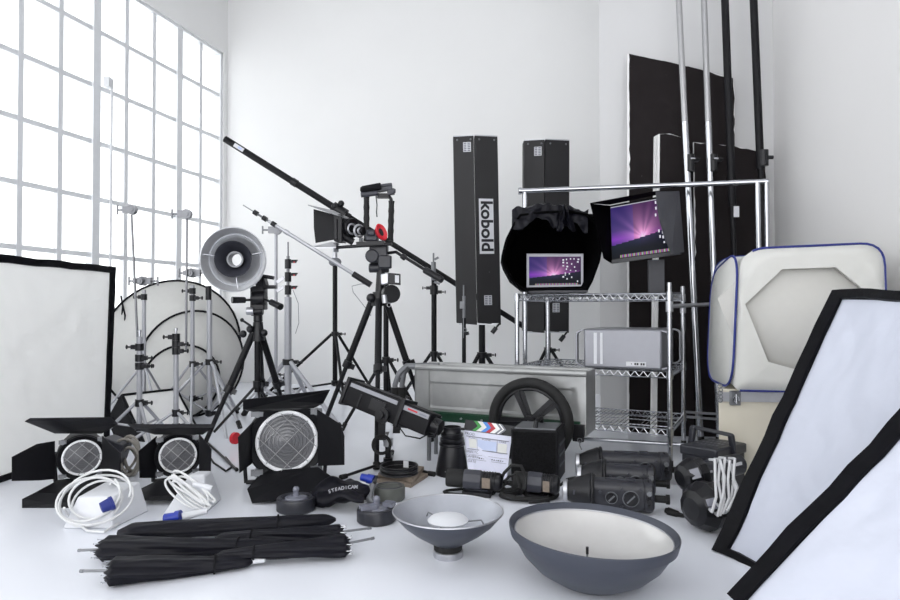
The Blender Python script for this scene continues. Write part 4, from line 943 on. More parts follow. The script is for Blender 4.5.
m.add(outer+midp+inner+inner2, [(j*ko+i, j*ko+(i+1) % ko, (j+1)*ko+(i+1) % ko, (j+1)*ko+i) for j in range(3) for i in range(ko)])
part('front_panel', m, TENT, t, solid=0.002, ang=25)
m = MB(); m.add([p+sd*0.06 for p in [cen]+[cen+(q-cen)*1.35 for q in oc]], [(0, 1+i, 1+(i+1) % 8) for i in range(8)]); part('inner_mesh', m, TENTG, t, solid=0.002)
backr = [p+sd for p in front]
m = MB(); m.add(backr, [tuple(range(n_))]); part('back_panel', m, TENT, t, solid=0.002)
# side skin from front outline to back outline with bulge
m = MB(); rows_ = 8; vs = []
for j in range(rows_+1):
    u = j/rows_
    for p in front:
        o = (p-ce); vs.append(p+sd*u-o.normalized()*0.018*math.sin(PI*u))
m.add(vs, [(j*n_+i, j*n_+(i+1) % n_, (j+1)*n_+(i+1) % n_, (j+1)*n_+i) for j in range(rows_) for i in range(n_)])
zmin = zb_t
m.v = [V((v.x, v.y, max(v.z, zmin))) for v in m.v]
part('side_skin', m, TENT, t, solid=0.002)
part('piping', MB().tube(front[4:23], 0.0055, 8), NAVY, t); part('piping', MB().tube(backr, 0.0055, 8, True), NAVY, t)
# tall rounded left panel with its own piping
lp = rr_pts(front[0].lerp(TL, 0.2)+sd*1.0+V((-0.012, 0, 0)), TL+V((-0.012, 0, 0.0)), BLp+V((-0.012, 0, 0.006)), BLp+sd+V((-0.012, 0, 0.006)), (0.16, 0.16, 0.16, 0.16), 8)
part('left_panel', MB().add(lp, [tuple(range(len(lp)))]), TENT, t, solid=0.003); part('piping', MB().tube(lp, 0.0055, 8, True), NAVY, t)

# toolbox
t = thing('tool_case', 'black case with arched carry handle standing in front of the cream cabinet', 'case', F(712, 500))
YB = 2.82
a = P(681.5, 448, YB+0.10); b = P(716.5, 453.5, YB-0.02); c_ = P(745, 448, YB+0.12)
ux2 = V((b.x-a.x, b.y-a.y, 0)); uy2 = V((c_.x-b.x, c_.y-b.y, 0)); ht = P(700, 452, YB).z
p0 = V((a.x, a.y, 0))
k = MB(); k.prism([p0, p0+ux2, p0+ux2+uy2, p0+uy2], (0, 0, ht-0.025)); part('body', k, PLAS, t, bevel=0.006)
ce_ = p0+(ux2+uy2)/2; k = MB(); k.prism([ce_+(q-ce_)*1.07+UP*(ht-0.03) for q in (p0, p0+ux2, p0+ux2+uy2, p0+uy2)], (0, 0, 0.045)); part('lid', k, PLAS, t, bevel=0.008)
k = MB(); k.obox(ce_+UP*(ht+0.0155), ux2*0.36, uy2*0.30, UP*0.001); s = part('lid_label', k, DGREY, t)
random.seed(3)
for j in range(3):
    for i in range(6):
        k = MB(); k.obox(ce_+ux2*(-0.28+0.11*i)+uy2*(-0.2+0.2*j)+UP*(ht+0.0175), ux2*0.038*random.uniform(.6, 1), uy2*0.03, UP*0.0004); part('lid_mark', k, GREY, s)
h0 = P(689, 441, YB+0.17); h1 = P(693, 427, YB+0.17); h2 = P(731, 435, YB+0.05); h3 = P(737, 455, YB+0.05)
h0 = V((h1.x-0.01, h1.y, ht)); h3 = V((h2.x+0.012, h2.y, ht-0.02))
k = MB()
for (q, r_) in ((h0, h1), (h1, h2), (h2, h3)): k.obox((q+r_)/2, (r_-q)/2*1.04, (r_-q).normalized().cross(V((0.3, -0.9, 0.0))).normalized()*0.009, V((0.3, -0.9, 0)).normalized()*0.014)
part('handle', k, PLAS, t, bevel=0.004)

softbox('softbox', 'tall white softbox with wide black edge leaning right, the rear one of two', [P(832, 290, 2.36), P(1010, 291, 1.70), P(900, 640, 1.72), P(712, 549, 2.27)], 0.06, 0.16, 0.042, 0.018, seed=11, wr=0.010, bt=0.62, bb=0.45)
softbox('softbox', 'white softbox with black edge lying low at the bottom right, the front one of two', [P(1010, 296, 1.72), P(1300, 340, 1.2), P(900, 760, 1.28), P(727, 592, 1.72)], 0.05, 0.06, 0.040, 0.014, seed=21, wr=0.008, bb=0.5)

# =====================================================================  FRESNEL LIGHTS
GF = 'fresnel lights with barn doors'
Y0 = 3.02; Yo = 2.86
barn_light('small fresnel light with four open barn doors at far left beside the big softbox', 82, 457, Y0, 16.6, [
    [(55, 433, Y0-.02), (102, 433, Y0-.02), (118, 424, Yo), (112, 417, Yo-.02), (30, 418, Yo-.02), (25, 421, Yo)],
    [(55, 441, Y0-.02), (55, 479, Y0-.02), (40, 480.5, Y0-.075), (12, 481, Yo-.02), (12, 457, Yo-.02), (37, 444, Y0-.083)],
    [(102, 436, Y0-.02), (120, 453, Y0-.14), (120, 478, Y0-.14), (102, 478, Y0-.02)],
    [(58, 480, Y0-.02), (104, 480, Y0-.02), (124, 494, 2.80), (124, 507.5, 2.76), (22, 507.5, 2.76), (22, 499, 2.79), (34, 493, 2.83)]], GF)
barn_light('small fresnel light with barn doors, second from the left, beside the dish reflector tripod', 178, 455, Y0, 16.6, [
    [(155, 434, Y0-.02), (203, 434, Y0-.02), (213, 427, Yo), (215, 424, Yo), (128, 424, Yo), (133, 428, Yo)],
    [(157, 436, Y0-.02), (157, 478, Y0-.02), (140, 478, Y0-.13), (139, 451, Y0-.13)],
    [(199, 434, Y0-.02), (211, 449, Y0-.12), (210, 477, Y0-.12), (199, 478, Y0-.02)],
    [(158, 480, Y0-.02), (200, 480, Y0-.02), (213, 489, 2.84), (213, 500, 2.79), (127, 500, 2.79), (130, 494, 2.83)]], GF)
Y0 = 3.02
barn_light('large fresnel light with black barn doors in the centre left of the floor', 287, 441, Y0, 28.5, [
    [(257, 412, Y0-.03), (315, 407, Y0-.03), (323, 403, Y0-.12), (330, 389.5, Y0-.2), (243, 399.5, Y0-.2), (243, 409, Y0-.15)],
    [(254, 421, Y0-.03), (254, 462, Y0-.03), (240, 473, Y0-.2), (238.5, 437, Y0-.2)],
    [(317, 409.5, Y0-.03), (340, 424, Y0-.14), (344, 436, Y0-.17), (344, 465, Y0-.17), (318, 466, Y0-.03)],
    [(262, 471, Y0-.03), (318, 467, Y0-.03), (334, 478, 2.88), (339, 488, 2.84), (338, 494, 2.81), (252, 503, 2.80), (247, 489, 2.86)]], GF, tilt=0.03, rot=0.03)
# grey cable coil behind the first light
k = MB(); pts = []
for i in range(150):
    a = 2*PI*i/24; r_ = 0.085+0.012*math.sin(i*0.37); c0 = P(128, 458, 3.3)
    pts.append(c0+V((math.cos(a)*r_*0.62+0.012*math.sin(i*.11), 0.10*math.sin(a*0.5+i*0.02)*0.3, math.sin(a)*r_+0.03*math.sin(i*.05)-0.0)))
pts = [V((p.x, p.y, max(p.z, 0.008))) for p in pts]
k.tube(pts, 0.007, 6); solo('cable_coil', k, GCAB, 'coil of grey cable on the floor between the two small fresnel lights', 'cable', F(126, 480))
k = MB(); a = P(113, 436, 3.3); k.obox(V((a.x, a.y, 0.10)), (0.05, 0, -0.02), (0, 0.05, 0), (0.03, 0, 0.085))
t = solo('ballast_box', k, DGREY, 'dark grey metal box partly hidden behind the leftmost fresnel light', 'box', F(118, 478), bevel=0.005)

# =====================================================================  POWER BOXES WITH WHITE CABLE
def coil(c, ax, R_, r, turns, jit, squash=1.0, seed=0):
    random.seed(seed); z = V(ax).normalized(); x = V((1, 0, 0)); x = (x-z*x.dot(z)).normalized(); y = z.cross(x); pts = []
    ph = random.random()*6
    for i in range(int(turns*26)):
        a = 2*PI*i/26; tn = i/26
        rr = R_*(1+jit*math.sin(tn*2.1+ph)); o = z*jit*R_*math.sin(tn*1.7+a*0.5+ph)
        pts.append(V(c)+x*math.cos(a)*rr+y*math.sin(a)*rr*squash+o)
    return [V((p.x, p.y, max(p.z, r))) for p in pts]
GB_ = 'white power boxes with coiled cable'
t = thing('power_box', 'white power box under a loose coil of white cable with dark blue plug', 'power box', F(88, 520), GB_)
b0 = F(62, 529); b1 = F(112, 529)
k = MB(); k.add([b0, b1, b1+V((0.04, 0.22, 0)), b0+V((0.06, 0.22, 0)), b0+V((0.03, 0.05, 0.11)), b1+V((-0.02, 0.05, 0.11)), b1+V((0.01, 0.2, 0.13)), b0+V((0.06, 0.2, 0.13))], [(3, 2, 1, 0), (4, 5, 6, 7), (0, 1, 5, 4), (1, 2, 6, 5), (2, 3, 7, 6), (3, 0, 4, 7)])
part('case', k, WHT, t, bevel=0.006)
k = MB(); k.tube(coil(P(94, 499, 2.55), (0.1, -0.72, 0.70), 0.115, 0.006, 5.2, 0.24, 0.86, 4), 0.0046, 8)
cA = F(60, 512, 0.05); seq = [P(64, 508, 2.45), F(72, 520, 0.01), F(88, 531, 0.008), F(104, 532, 0.008), F(118, 524, 0.008), F(122, 510, 0.03)]
k.tube([seq[i].lerp(seq[i+1], j/4) for i in range(5) for j in range(4)], 0.0048, 8)
seq = [P(110, 484, 2.6), F(124, 482, 0.06), F(136, 483, 0.03), F(139, 489, 0.01), F(134, 494, 0.008), F(122, 491, 0.01)]
k.tube([seq[i].lerp(seq[i+1], j/4) for i in range(5) for j in range(4)], 0.0048, 8); part('cable', k, WCAB, t)
k = MB(); a = P(101, 508, 2.46); b = P(110, 504, 2.48); k.cyl(a, b, 0.020, 0.024, n=18); k.cyl(b, b+(b-a).normalized()*0.012, 0.027, n=18); part('plug', k, NAVY, t, label='dark blue plug')
t = thing('power_box', 'sloped white power box wrapped in white cable with bright blue plug', 'power box', F(185, 510), GB_)
b0 = F(160, 518); b1 = F(205, 514)
k = MB(); k.add([b0, b1, b1+V((0.0, 0.2, 0)), b0+V((0.03, 0.2, 0)), b0+V((0.085, 0.08, 0.155)), b0+V((0.15, 0.08, 0.155)), b0+V((0.15, 0.17, 0.15)), b0+V((0.085, 0.17, 0.15))], [(3, 2, 1, 0), (4, 5, 6, 7), (0, 1, 5, 4), (1, 2, 6, 5), (2, 3, 7, 6), (3, 0, 4, 7)])
part('case', k, WHT, t, bevel=0.008)
k = MB(); random.seed(11); cc_ = P(190, 491, 2.60); mj = (P(214, 508, 2.56)-P(172, 477, 2.66))/2; mn = V((0.5, -0.25, 0.62)).normalized(); pts = []
for i in range(26*9):
    tn = i/26; an = 2*PI*tn; w_ = 0.85+0.16*math.sin(tn*2.3); o_ = mn*(0.020*math.sin(tn*1.3)+0.006*(tn-4.5))
    p = cc_+mj*math.cos(an)*w_+mn*math.sin(an)*0.040*(0.6+0.4*math.sin(tn*1.9+1))+o_+V((0, -0.012*math.sin(an*1.0+tn), 0)); pts.append(V((p.x, p.y, max(p.z, .006))))
k.tube(pts, 0.0045, 8); part('cable', k, WCAB, t)
k = MB(); k.torus(F(168, 498, 0.012), (0.1, 0.1, 1), 0.03, 0.0045, 24, 8); part('cable_end', k, WCAB, t)
k = MB(); a = P(182, 517, 2.46); b = P(207, 511, 2.5); k.cyl(a, b, 0.016, 0.010, n=14); part('connector', k, WHT, t); k = MB(); k.cyl(P(193, 484, 2.56), P(207, 487, 2.56), 0.010); k.cyl(P(205, 487, 2.56), P(212, 489, 2.56), 0.013); part('socket', k, WHT, t)
k = MB(); k.cyl(P(165, 519, 2.45), P(180, 516.5, 2.45), 0.020, 0.018, n=16); k.cyl(P(176, 517, 2.45), P(181, 516, 2.45), 0.023, n=16); part('plug', k, BLUE, t, label='bright blue plug')

# =====================================================================  UMBRELLAS
def umbrella(label, wide, taper, R_, r_, shaftw=None, shaftt=None, seed=0, tip=None, rounded=False, zoff=0):
    a, b = V(wide), V(taper); d = (b-a); L_ = d.length; d.normalize()
    t = thing('closed_umbrella', label, 'umbrella', V((((a+b)/2).x, ((a+b)/2).y, 0)), 'closed photo umbrellas on the floor')
    x = d.cross(UP).normalized(); z = x.cross(d); z = z if z.z > 0 else -z
    nth = 64; ns = 60; vs = []; random.seed(seed); ph = random.random()*6
    for i in range(ns+1):
        s = i/ns
        base = R_*(1-s)**0.75+r_*(1-(1-s)**0.75)
        env = min(1, (s*14+0.55)) if not rounded else min(1, (s*12+0.35))
        if s > 0.93: env *= max(0.25, 1-((s-0.93)/0.07)**2*0.75)
        for j in range(nth):
            an = 2*PI*j/nth
            fold = 1+(0.11 if not rounded else 0.05)*math.sin(6*an+ph+s*5.0)*(1-0.5*s)+0.05*math.sin(3*an+s*9+ph)+wob(a+d*s*2+V((math.cos(an), math.sin(an), seed)), 2.6, 0.10)
            rr = base*env*fold
            p = a+d*L_*s+x*math.cos(an)*rr*1.22+z*math.sin(an)*rr*0.82
            if not rounded and s < 0.001: p += d*L_*0.012*math.cos(8*an+ph)
            vs.append(V((p.x, p.y, max(p.z, 0.002))))
    n0 = len(vs); vs.append(a+d*L_*(0.03 if not rounded else -0.005)); vs.append(b)
    k = MB(); fs = [(i*nth+j, i*nth+(j+1) % nth, (i+1)*nth+(j+1) % nth, (i+1)*nth+j) for i in range(ns) for j in range(nth)]
    fs += [(n0, (j+1) % nth, j) for j in range(nth)]+[(n0+1, ns*nth+j, ns*nth+(j+1) % nth) for j in range(nth)]
    k.add(vs, fs); part('canopy', k, BLKN, t, ang=80)
    if shaftw is not None: part('shaft', MB().cyl(a+d*0.05, V(shaftw), 0.0045, n=8).cyl(V(shaftw).lerp(a, .12), V(shaftw), 0.0055, n=8), GREY, t)
    if not rounded:
        k = MB()
        for j in range(8):
            an = 2*PI*(j+0.3)/8; e = x*math.cos(an)*R_*0.95+z*math.sin(an)*R_*0.65; p = a+e; p.z = max(p.z, 0.006); k.cyl(p+d*0.02, p-d*0.008, 0.0014, n=5); k.ball(p-d*0.009, 0.0022, 6)
        part('rib_tips', k, CHR, t)
    if tip: part('end_cap', MB().cyl(b-d*0.01, b+d*tip, 0.010, 0.008, n=12).ball(b+d*tip, 0.008, 10), WHT, t)
    k = MB(); s = 0.72; c_ = a+d*L_*s; rad = (R_*(1-s)**0.75+r_*(1-(1-s)**0.75))
    k.tube([V((q.x, q.y, max(q.z, 0.004))) for q in [c_+x*math.cos(2*PI*i/20)*rad*1.30+z*math.sin(2*PI*i/20)*rad*0.9 for i in range(20)]], 0.004, 6, True); part('tie_strap', k, BLKF, t)
    return t
umbrella('closed black umbrella in a smooth sleeve, rearmost of the pile, tip towards the round pads', F(118, 533, 0.038), F(336, 519.5, 0.034), 0.040, 0.026, rounded=True, seed=2)
umbrella('closed black umbrella with handle rod sticking out right, second from the back', F(343, 533, 0.034), F(215, 537.5, 0.034), 0.036, 0.014, shaftw=F(371, 528, 0.03), seed=5)
umbrella('closed black umbrella with thin rod pointing left, third in the pile', F(99, 549, 0.040), F(290, 545, 0.030), 0.045, 0.018, shaftw=F(78, 550.5, 0.035), seed=8)
umbrella('closed black umbrella with wide end and rod at right, resting over the third one', F(349, 545, 0.040), F(215, 556, 0.040), 0.042, 0.012, shaftw=F(374, 538, 0.045), seed=12)
umbrella('closed black umbrella with white end cap, nearest the camera', F(107, 572, 0.040), F(254, 561, 0.020), 0.047, 0.018, shaftw=F(80, 571, 0.04), tip=0.03, seed=15)

# =====================================================================  ROUND PADS AND BAG
def pad(label, x, y, rpx, z0=0.0, hh=0.055, m=PLAS, knob=True, g='round black battery pads', tilt=0):
    f = F(x, y); r_ = rpx*f.y/FP
    t = thing('round_pad', label, 'camera part', f, g)
    k = MB(); k.lathe(f, UP, [(0, 0), (0.0, r_*0.92), (0.006, r_), (hh-0.008, r_), (hh, r_*0.96), (hh, r_*0.72), (hh-0.006, r_*0.70), (hh-0.006, 0)], 40); part('case', k, m, t)
    k = MB(); k.torus(f+UP*hh, UP, r_*0.80, 0.003, 36, 6); part('bright_ring', k, DGREY, t)
    if knob:
        k = MB(); k.lathe(f+UP*(hh-0.006), UP, [(0, 0), (0, r_*0.62), (0.008, r_*0.55), (0.012, r_*0.2), (0.013, 0)], 28); part('lid', k, CLEAR if m is PLAS else m, t)
        k = MB(); k.cyl(f+UP*hh, f+UP*(hh+0.03), 0.014, 0.012); k.ball(f+UP*(hh+0.032), 0.015, 12); part('clear_knob', k, CLEAR, t)
    return t, f, r_
pad('round black pad with pale knob at the left end of the soft bag', 296, 510, 19)
t, f, r_ = pad('round black pad with pale latch nearest the smaller bowl reflector', 376.5, 521, 19.5)
k = MB(); k.obox(f+V((-0.03, -0.03, 0.066)), (0.03, 0.012, 0), (-0.008, 0.018, 0), (0, 0, 0.008)); k.obox(f+V((0.05, 0.01, 0.066)), (0.02, -0.01, 0), (0.006, 0.018, 0), (0, 0, 0.008)); part('pale_latch', k, CLEAR, t)
pad('small olive grey round pad behind the others, beside the brown boards', 389.5, 499, 15.5, m=KHAKI, knob=False, hh=0.06)
# bag
k = MB()
cl = F(308, 508); cr = F(372, 506)
def bag(u, v):
    p = cl.lerp(cr, u); an = 2*PI*v; w_ = math.sin(PI*min(1, max(0, u)))**0.45 if 0 < u < 1 else 0.25
    w_ = max(w_, 0.3); r1 = 0.085*w_; r2 = 0.052*w_*(1+0.25*math.sin(u*7))
    q = p+V((0, math.cos(an)*r1+0.03, 0.042+math.sin(an)*r2+0.02*math.sin(PI*u)))
    q += V((0, wob(q, 16, 0.012), wob(q+V((4, 0, 0)), 18, 0.018))); return V((q.x, q.y, max(q.z, 0.002)))
k.grid(bag, 50, 30)
t = thing('soft_bag', 'soft black padded bag with white lettering lying between the round pads', 'bag', F(340, 508))
part('body', k, BLKN, t)
k = MB()
def flap(u, v):
    pl = P(317+u*46, 0, 1); x = 317+u*47; yt = 490-6.5*math.sin(PI*min(1, u*1.15))**0.6+1.0*u; yb = 500+6*math.sin(PI*u)*math.cos(u*5.5)+3
    y = yt+(yb-yt)*v; Y = 2.83-0.16*v-0.05*math.sin(PI*v)
    p = P(x, y, Y); return p+V((0, wob(p, 20, 0.012), wob(p, 24, 0.006)))
k.grid(flap, 50, 18); fl = part('flap', k, BLKN, t, solid=0.004)
CLEARL = mat('grey_lettering', (150, 151, 158), 0.6)
# curved lettering on the flap
word = 'STEADICAM'
for i, ch in enumerate(word):
    u = i/(len(word)-1); x = 329.5+u*26.5; y = 491.6-4.6*math.sin(u*PI*0.52)**0.9; 
    p = P(x, y, 2.70); sl = math.radians(-22*(1-u)+2)
    tm = text_mb(ch, p, V((math.cos(sl), 0.05, -math.sin(sl))), V((math.sin(sl), 0.35, math.cos(sl))), 0.020, bold=0.03)
    part('letter', tm, CLEARL, fl, smooth=False)
# blue plug cable
t = thing('blue_connector', 'bright blue industrial plug standing on a grey cable beside the olive pad', 'plug', F(373, 500))
a = P(361.5, 477, 2.86); b = P(374, 480, 2.84); k = MB(); k.cyl(a, a.lerp(b, .5), 0.016, 0.018, n=18); k.cyl(a.lerp(b, .5), b, 0.021, n=18); part('plug', k, BLUE, t)
k = MB(); k.cyl(b, b+V((0.012, 0, -0.004)), 0.022, n=18); part('socket', k, BLK2, t)
k = MB(); k.tube([b+V((0.0, 0, -0.01)), P(372, 487, 2.82), P(370, 493, 2.8), P(369, 500, 2.76), P(374, 505, 2.74)], 0.014, 10); part('cable', k, GREY, t)

# =====================================================================  BOWL DISHES
f = F(447.5, 560); cz = f; Rr_ = 55.5*(f.y)/FP
f = F(448, 556)
t = thing('bowl_reflector', 'smaller satin silver bowl reflector with white centre disc on the floor', 'reflector', f, 'open bowl reflectors lying face up')
Rr_ = 55.5*f.y/FP*0.985
prof_o = [(0.024, 0.046), (0.045, 0.052), (0.058, 0.075), (0.085, Rr_*0.62), (0.115, Rr_*0.82), (0.145, Rr_*0.96), (0.155, Rr_)]
k = MB(); k.lathe(f, UP, [(0.05, 0.046)]+prof_o[1:], 64); part('outer_shell', k, DISHG, t)
k = MB(); k.lathe(f, UP, [(0.05, 0.0), (0.053, 0.05), (0.066, 0.075), (0.092, Rr_*0.61), (0.121, Rr_*0.81), (0.149, Rr_*0.95), (0.157, Rr_*0.99)], 64); part('inner_shell', k, DISHS, t)
k = MB(); k.torus(f+UP*0.157, UP, Rr_, 0.0028, 72, 8); part('rim', k, ALU, t)
k = MB(); k.lathe(f, UP, [(0.022, 0), (0.022, 0.048), (0.052, 0.052), (0.052, 0)], 36); part('black_collar', k, RUB, t)
k = MB(); k.lathe(f, UP, [(0, 0.044), (0.0, 0.050), (0.004, 0.052), (0.022, 0.052), (0.024, 0.048), (0.024, 0.044)], 40); part('mount_ring', k, ALU, t)
k = MB(); c_ = f+UP*0.118+V((0, 0, 0)); k.lathe(c_, UP, [(0, 0.068), (0.006, 0.071), (0.016, 0.060), (0.024, 0.03), (0.026, 0)], 40); part('centre_disc', k, WHT, t)
for an in (128, 2, 250):
    d = V((math.cos(math.radians(an)), math.sin(math.radians(an)), 0)); k = MB(); k.tube([c_+d*0.06, c_+d*0.115+UP*0.004, c_+d*0.125-UP*0.012], 0.003, 6); part('disc_rod', k, GREY, t)
# big beauty dish, tipped a little
f = F(590.5, 583); t = thing('beauty_dish', 'large slate grey beauty dish with glossy white inside, lying face up at the front', 'reflector', f, 'open bowl reflectors lying face up')
Rb = 87.5*1.905/FP
tilt = V((0.045, 0.0, 1)).normalized()
po = [(0.0, 0.0), (0.0, 0.075), (0.010, 0.11), (0.045, Rb*0.66), (0.085, Rb*0.82), (0.125, Rb*0.915), (0.135, Rb*0.925), (0.140, Rb*0.975), (0.160, Rb*0.995), (0.170, Rb*1.0), (0.173, Rb*0.985), (0.168, Rb*0.965), (0.150, Rb*0.925)]
k = MB(); k.lathe(f, tilt, po, 96); part('outer_shell', k, DISHG, t, ang=50)
k = MB(); k.lathe(f, tilt, [(0.152, Rb*0.926), (0.128, Rb*0.87), (0.095, Rb*0.75), (0.070, Rb*0.56), (0.056, Rb*0.33), (0.052, 0.03), (0.052, 0)], 96); part('inner_shell', k, DISHW, t)
k = MB(); k.torus(f+tilt*0.153, tilt, Rb*0.926, 0.0026, 90, 8); part('inner_rim', k, ALU, t)
k = MB(); k.torus(f+tilt*0.170, tilt, Rb*0.988, 0.003, 90, 8); part('outer_rim', k, DISHG, t)
k = MB(); p = f+tilt*0.050+V((-0.012, 0.0, 0)); k.cyl(p, p+UP*0.04, 0.003); part('centre_rod', k, GREY, t); part('rod_tip', MB().cyl(p+UP*0.04, p+UP*0.062, 0.0045), BLK2, t)
# =====================================================================  PROFILE SPOT ON LOW STAND
YS = 3.48
t = thing('floor_stand', 'low black floor stand with flat spreading legs under the profile spotlight', 'light stand', F(388, 467))
c0 = F(388, 467)
for (x, y) in ((342, 477), (433, 474), (392, 452)):
    f = F(x, y, 0.012); k = MB(); k.cyl(c0+UP*0.03, f, 0.008, n=10); l = part('leg', k, BLK2, t); d = (f-c0).normalized(); part('rubber_foot', MB().cyl(f-d*0.03, f+d*0.01, 0.013, n=10), RUB, l)
part('post', MB().cyl(c0+UP*0.01, c0+UP*0.12, 0.016, n=14), BLK2, t); part('collar', MB().cyl(c0+UP*0.02, c0+UP*0.05, 0.026, n=14), BLK2, t)
piv = P(394, 419, YS)
t = thing('profile_spotlight', 'long black profile spotlight with silver side stripe tilted on a yoke', 'stage light', V((c0.x, c0.y, 0.12)))
ax = (P(433, 425, YS-0.12)-P(352, 392, YS+0.10)).normalized(); sd_ = V((0.25, -0.97, 0)); sd_ = (sd_-ax*sd_.dot(ax)).normalized(); up_ = ax.cross(sd_); up_ = up_ if up_.z > 0 else -up_
A_ = P(352, 392, YS+0.10); B_ = P(433, 425, YS-0.12); L_ = (B_-A_).length
def q_(s, u=0, w=0): return A_+ax*L_*s+up_*u+sd_*w
k = MB(); k.obox(q_(.335), ax*L_*.335, up_*0.068, sd_*0.075); part('rear_housing', k, BLK, t, bevel=0.006)
k = MB(); k.obox(q_(.84), ax*L_*.165, up_*0.060, sd_*0.068); part('front_housing', k, BLK, t, bevel=0.006)
k = MB(); k.obox(q_(.0), ax*0.010, up_*0.078, sd_*0.084); part('end_frame', k, BLK2, t, bevel=0.003)
k = MB(); k.obox(q_(.675), ax*0.010, up_*0.075, sd_*0.080); k.cyl(q_(.68, .08, .05), q_(.68, .095, .05), .012); part('joint_frame', k, BLK2, t)
k = MB(); k.obox(q_(.33, .043, .076), ax*L_*.29, up_*0.0105, sd_*0.0012); part('silver_stripe', k, MACS, t)
k = MB(); k.obox(q_(.84, .035, .0695), ax*L_*.145, up_*0.0125, sd_*0.0012); s = part('silver_stripe', k, MACS, t, label='silver stripe with red and black print')
k = MB(); k.obox(q_(.80, .036, .0715), ax*L_*.055, up_*0.004, sd_*0.0008); part('red_print', k, RED, s)
k = MB(); k.obox(q_(.92, .034, .0715), ax*L_*.04, up_*0.004, sd_*0.0008); part('black_print', k, CLGR, s)
k = MB(); k.obox(q_(.42, -.01, .077), ax*L_*.09, up_*0.03, sd_*0.004); k.obox(q_(.2, -.02, .077), ax*0.004, up_*0.035, sd_*0.003); part('side_plate', k, BLK2, t)
k = MB(); k.cyl(q_(1.0), q_(1.09), 0.045, 0.04, n=20); k.tube([q_(1.02, .03, .04), q_(1.1, .01, .05), q_(1.1, -.05, .05), q_(1.02, -.06, .04)], .005, 6); part('lens_tube', k, BLK2, t)
k = MB(); pv = q_(.52, -.045, .09); k.cyl(pv-sd_*0.015, pv+sd_*0.012, 0.040, n=24); k.cyl(pv+sd_*0.012, pv+sd_*0.025, 0.018, n=16); part('pivot_knob', k, BLK2, t)
k = MB(); base = V((c0.x, c0.y, 0.125)); tp = pv; lo = V((pv.x, pv.y, 0.20))
for w in (0.0, -0.18):
    a = tp+sd_*w; b = V((a.x-0.005, a.y, 0.17)); k.obox((a+b)/2, (a-b)/2, V((0.02, 0, 0)), V((0, 0.004, 0)))
k.obox(V((pv.x, pv.y+0.09, 0.17)), (0.02, 0, 0), (0, 0.095, 0), (0, 0, 0.004)); part('yoke', k, BLK2, t)
k = MB(); k.cyl(V((pv.x, pv.y+0.09, 0.17)), base, 0.018); k.cyl(base-UP*0.012, base+UP*0.03, 0.026, n=14); part('base_clamp', k, ALU, t)
k = MB(); k.tube(coil(V((pv.x, pv.y-0.02, 0.145)), (0.2, -1, 0.25), 0.045, 0.004, 3.2, 0.12, 1.0, 9), 0.0042, 6); seq = [q_(.7, -.07, .05), q_(.8, -.10, .05), q_(.95, -.085, .04), q_(1.0, -.05, .02)]; k.tube(seq, .004, 6); part('mains_lead', k, RUB, t)

for (z0, a, b, c_, lab) in ((0.0, (411, 488), (428, 477), (371, 482), 'brown square board, lower of the two under the black filter rings'), (0.020, (413, 487), (424, 474), (378, 481), 'brown square board, upper of the two under the black filter rings')):
    pa, pb, pc = F(*a), F(*b), F(*c_); pd = pb+pc-pa
    k = MB(); k.prism([p+UP*z0 for p in (pa, pb, pd, pc)], (0, 0, 0.019)); solo('chipboard_square', k, TAUPE, lab, 'board', V((pa.x, pa.y, z0)), group='brown boards', smooth=False, bevel=0.0015)
rc = F(399, 474, 0.04)
t = thing('filter_ring', 'black metal rings with small white label stacked on the brown boards', 'ring', rc)
for z, r_ in ((0.004, 0.093), (0.026, 0.093)):
    k = MB(); k.lathe(rc+UP*z, UP, [(0, r_), (0.003, r_+0.003), (0.010, r_-0.003), (0.017, r_+0.002), (0.020, r_), (0.020, r_-0.007), (0.0, r_-0.007)], 48, closed=True); part('ring', k, BLK2, t)
k = MB(); d = V((0.35, 0.93, 0)); k.obox(rc+d*0.083+UP*0.03, d.cross(UP)*0.014, d*0.001, UP*0.017); part('label', k, LABW, t)

# snoot
f = F(452, 474); t = thing('snoot', 'black stepped cone snoot standing between the boards and the clapperboard', 'snoot', f)
r0, r1, H = 16.3*f.y/FP, 9.0*f.y/FP, 0.245
def rz(s): return r0*(1-s)+r1*s
k = MB(); pr = [(0, rz(0)*0.97), (0, rz(0)), (0.012, rz(0)*1.0), (H*.60, rz(.60))]
for s in (.62, .72, .82): pr += [(H*s, rz(s)*1.10), (H*(s+.045), rz(s+.05)*1.12), (H*(s+.055), rz(s+.05)*0.95)]
pr += [(H*.9, r1*0.98), (H*.99, r1), (H, r1*1.02), (H, r1*0.9), (H*.9, r1*0.88), (H*.3, rz(.3)*0.9)]
k.lathe(f, UP, pr, 48); part('cone', k, BLK2, t)
p = f+UP*H*.95+V((r1, 0, 0)); part('set_screw', MB().cyl(p, p+V((0.018, 0, 0)), 0.007), BLK2, t)
for dx in (-.4, .5): part('rivet', MB().ball(f+V((r0*dx, -r0*math.sqrt(1-dx*dx)*0.97, 0.03)), 0.003, 8), GREY, t)

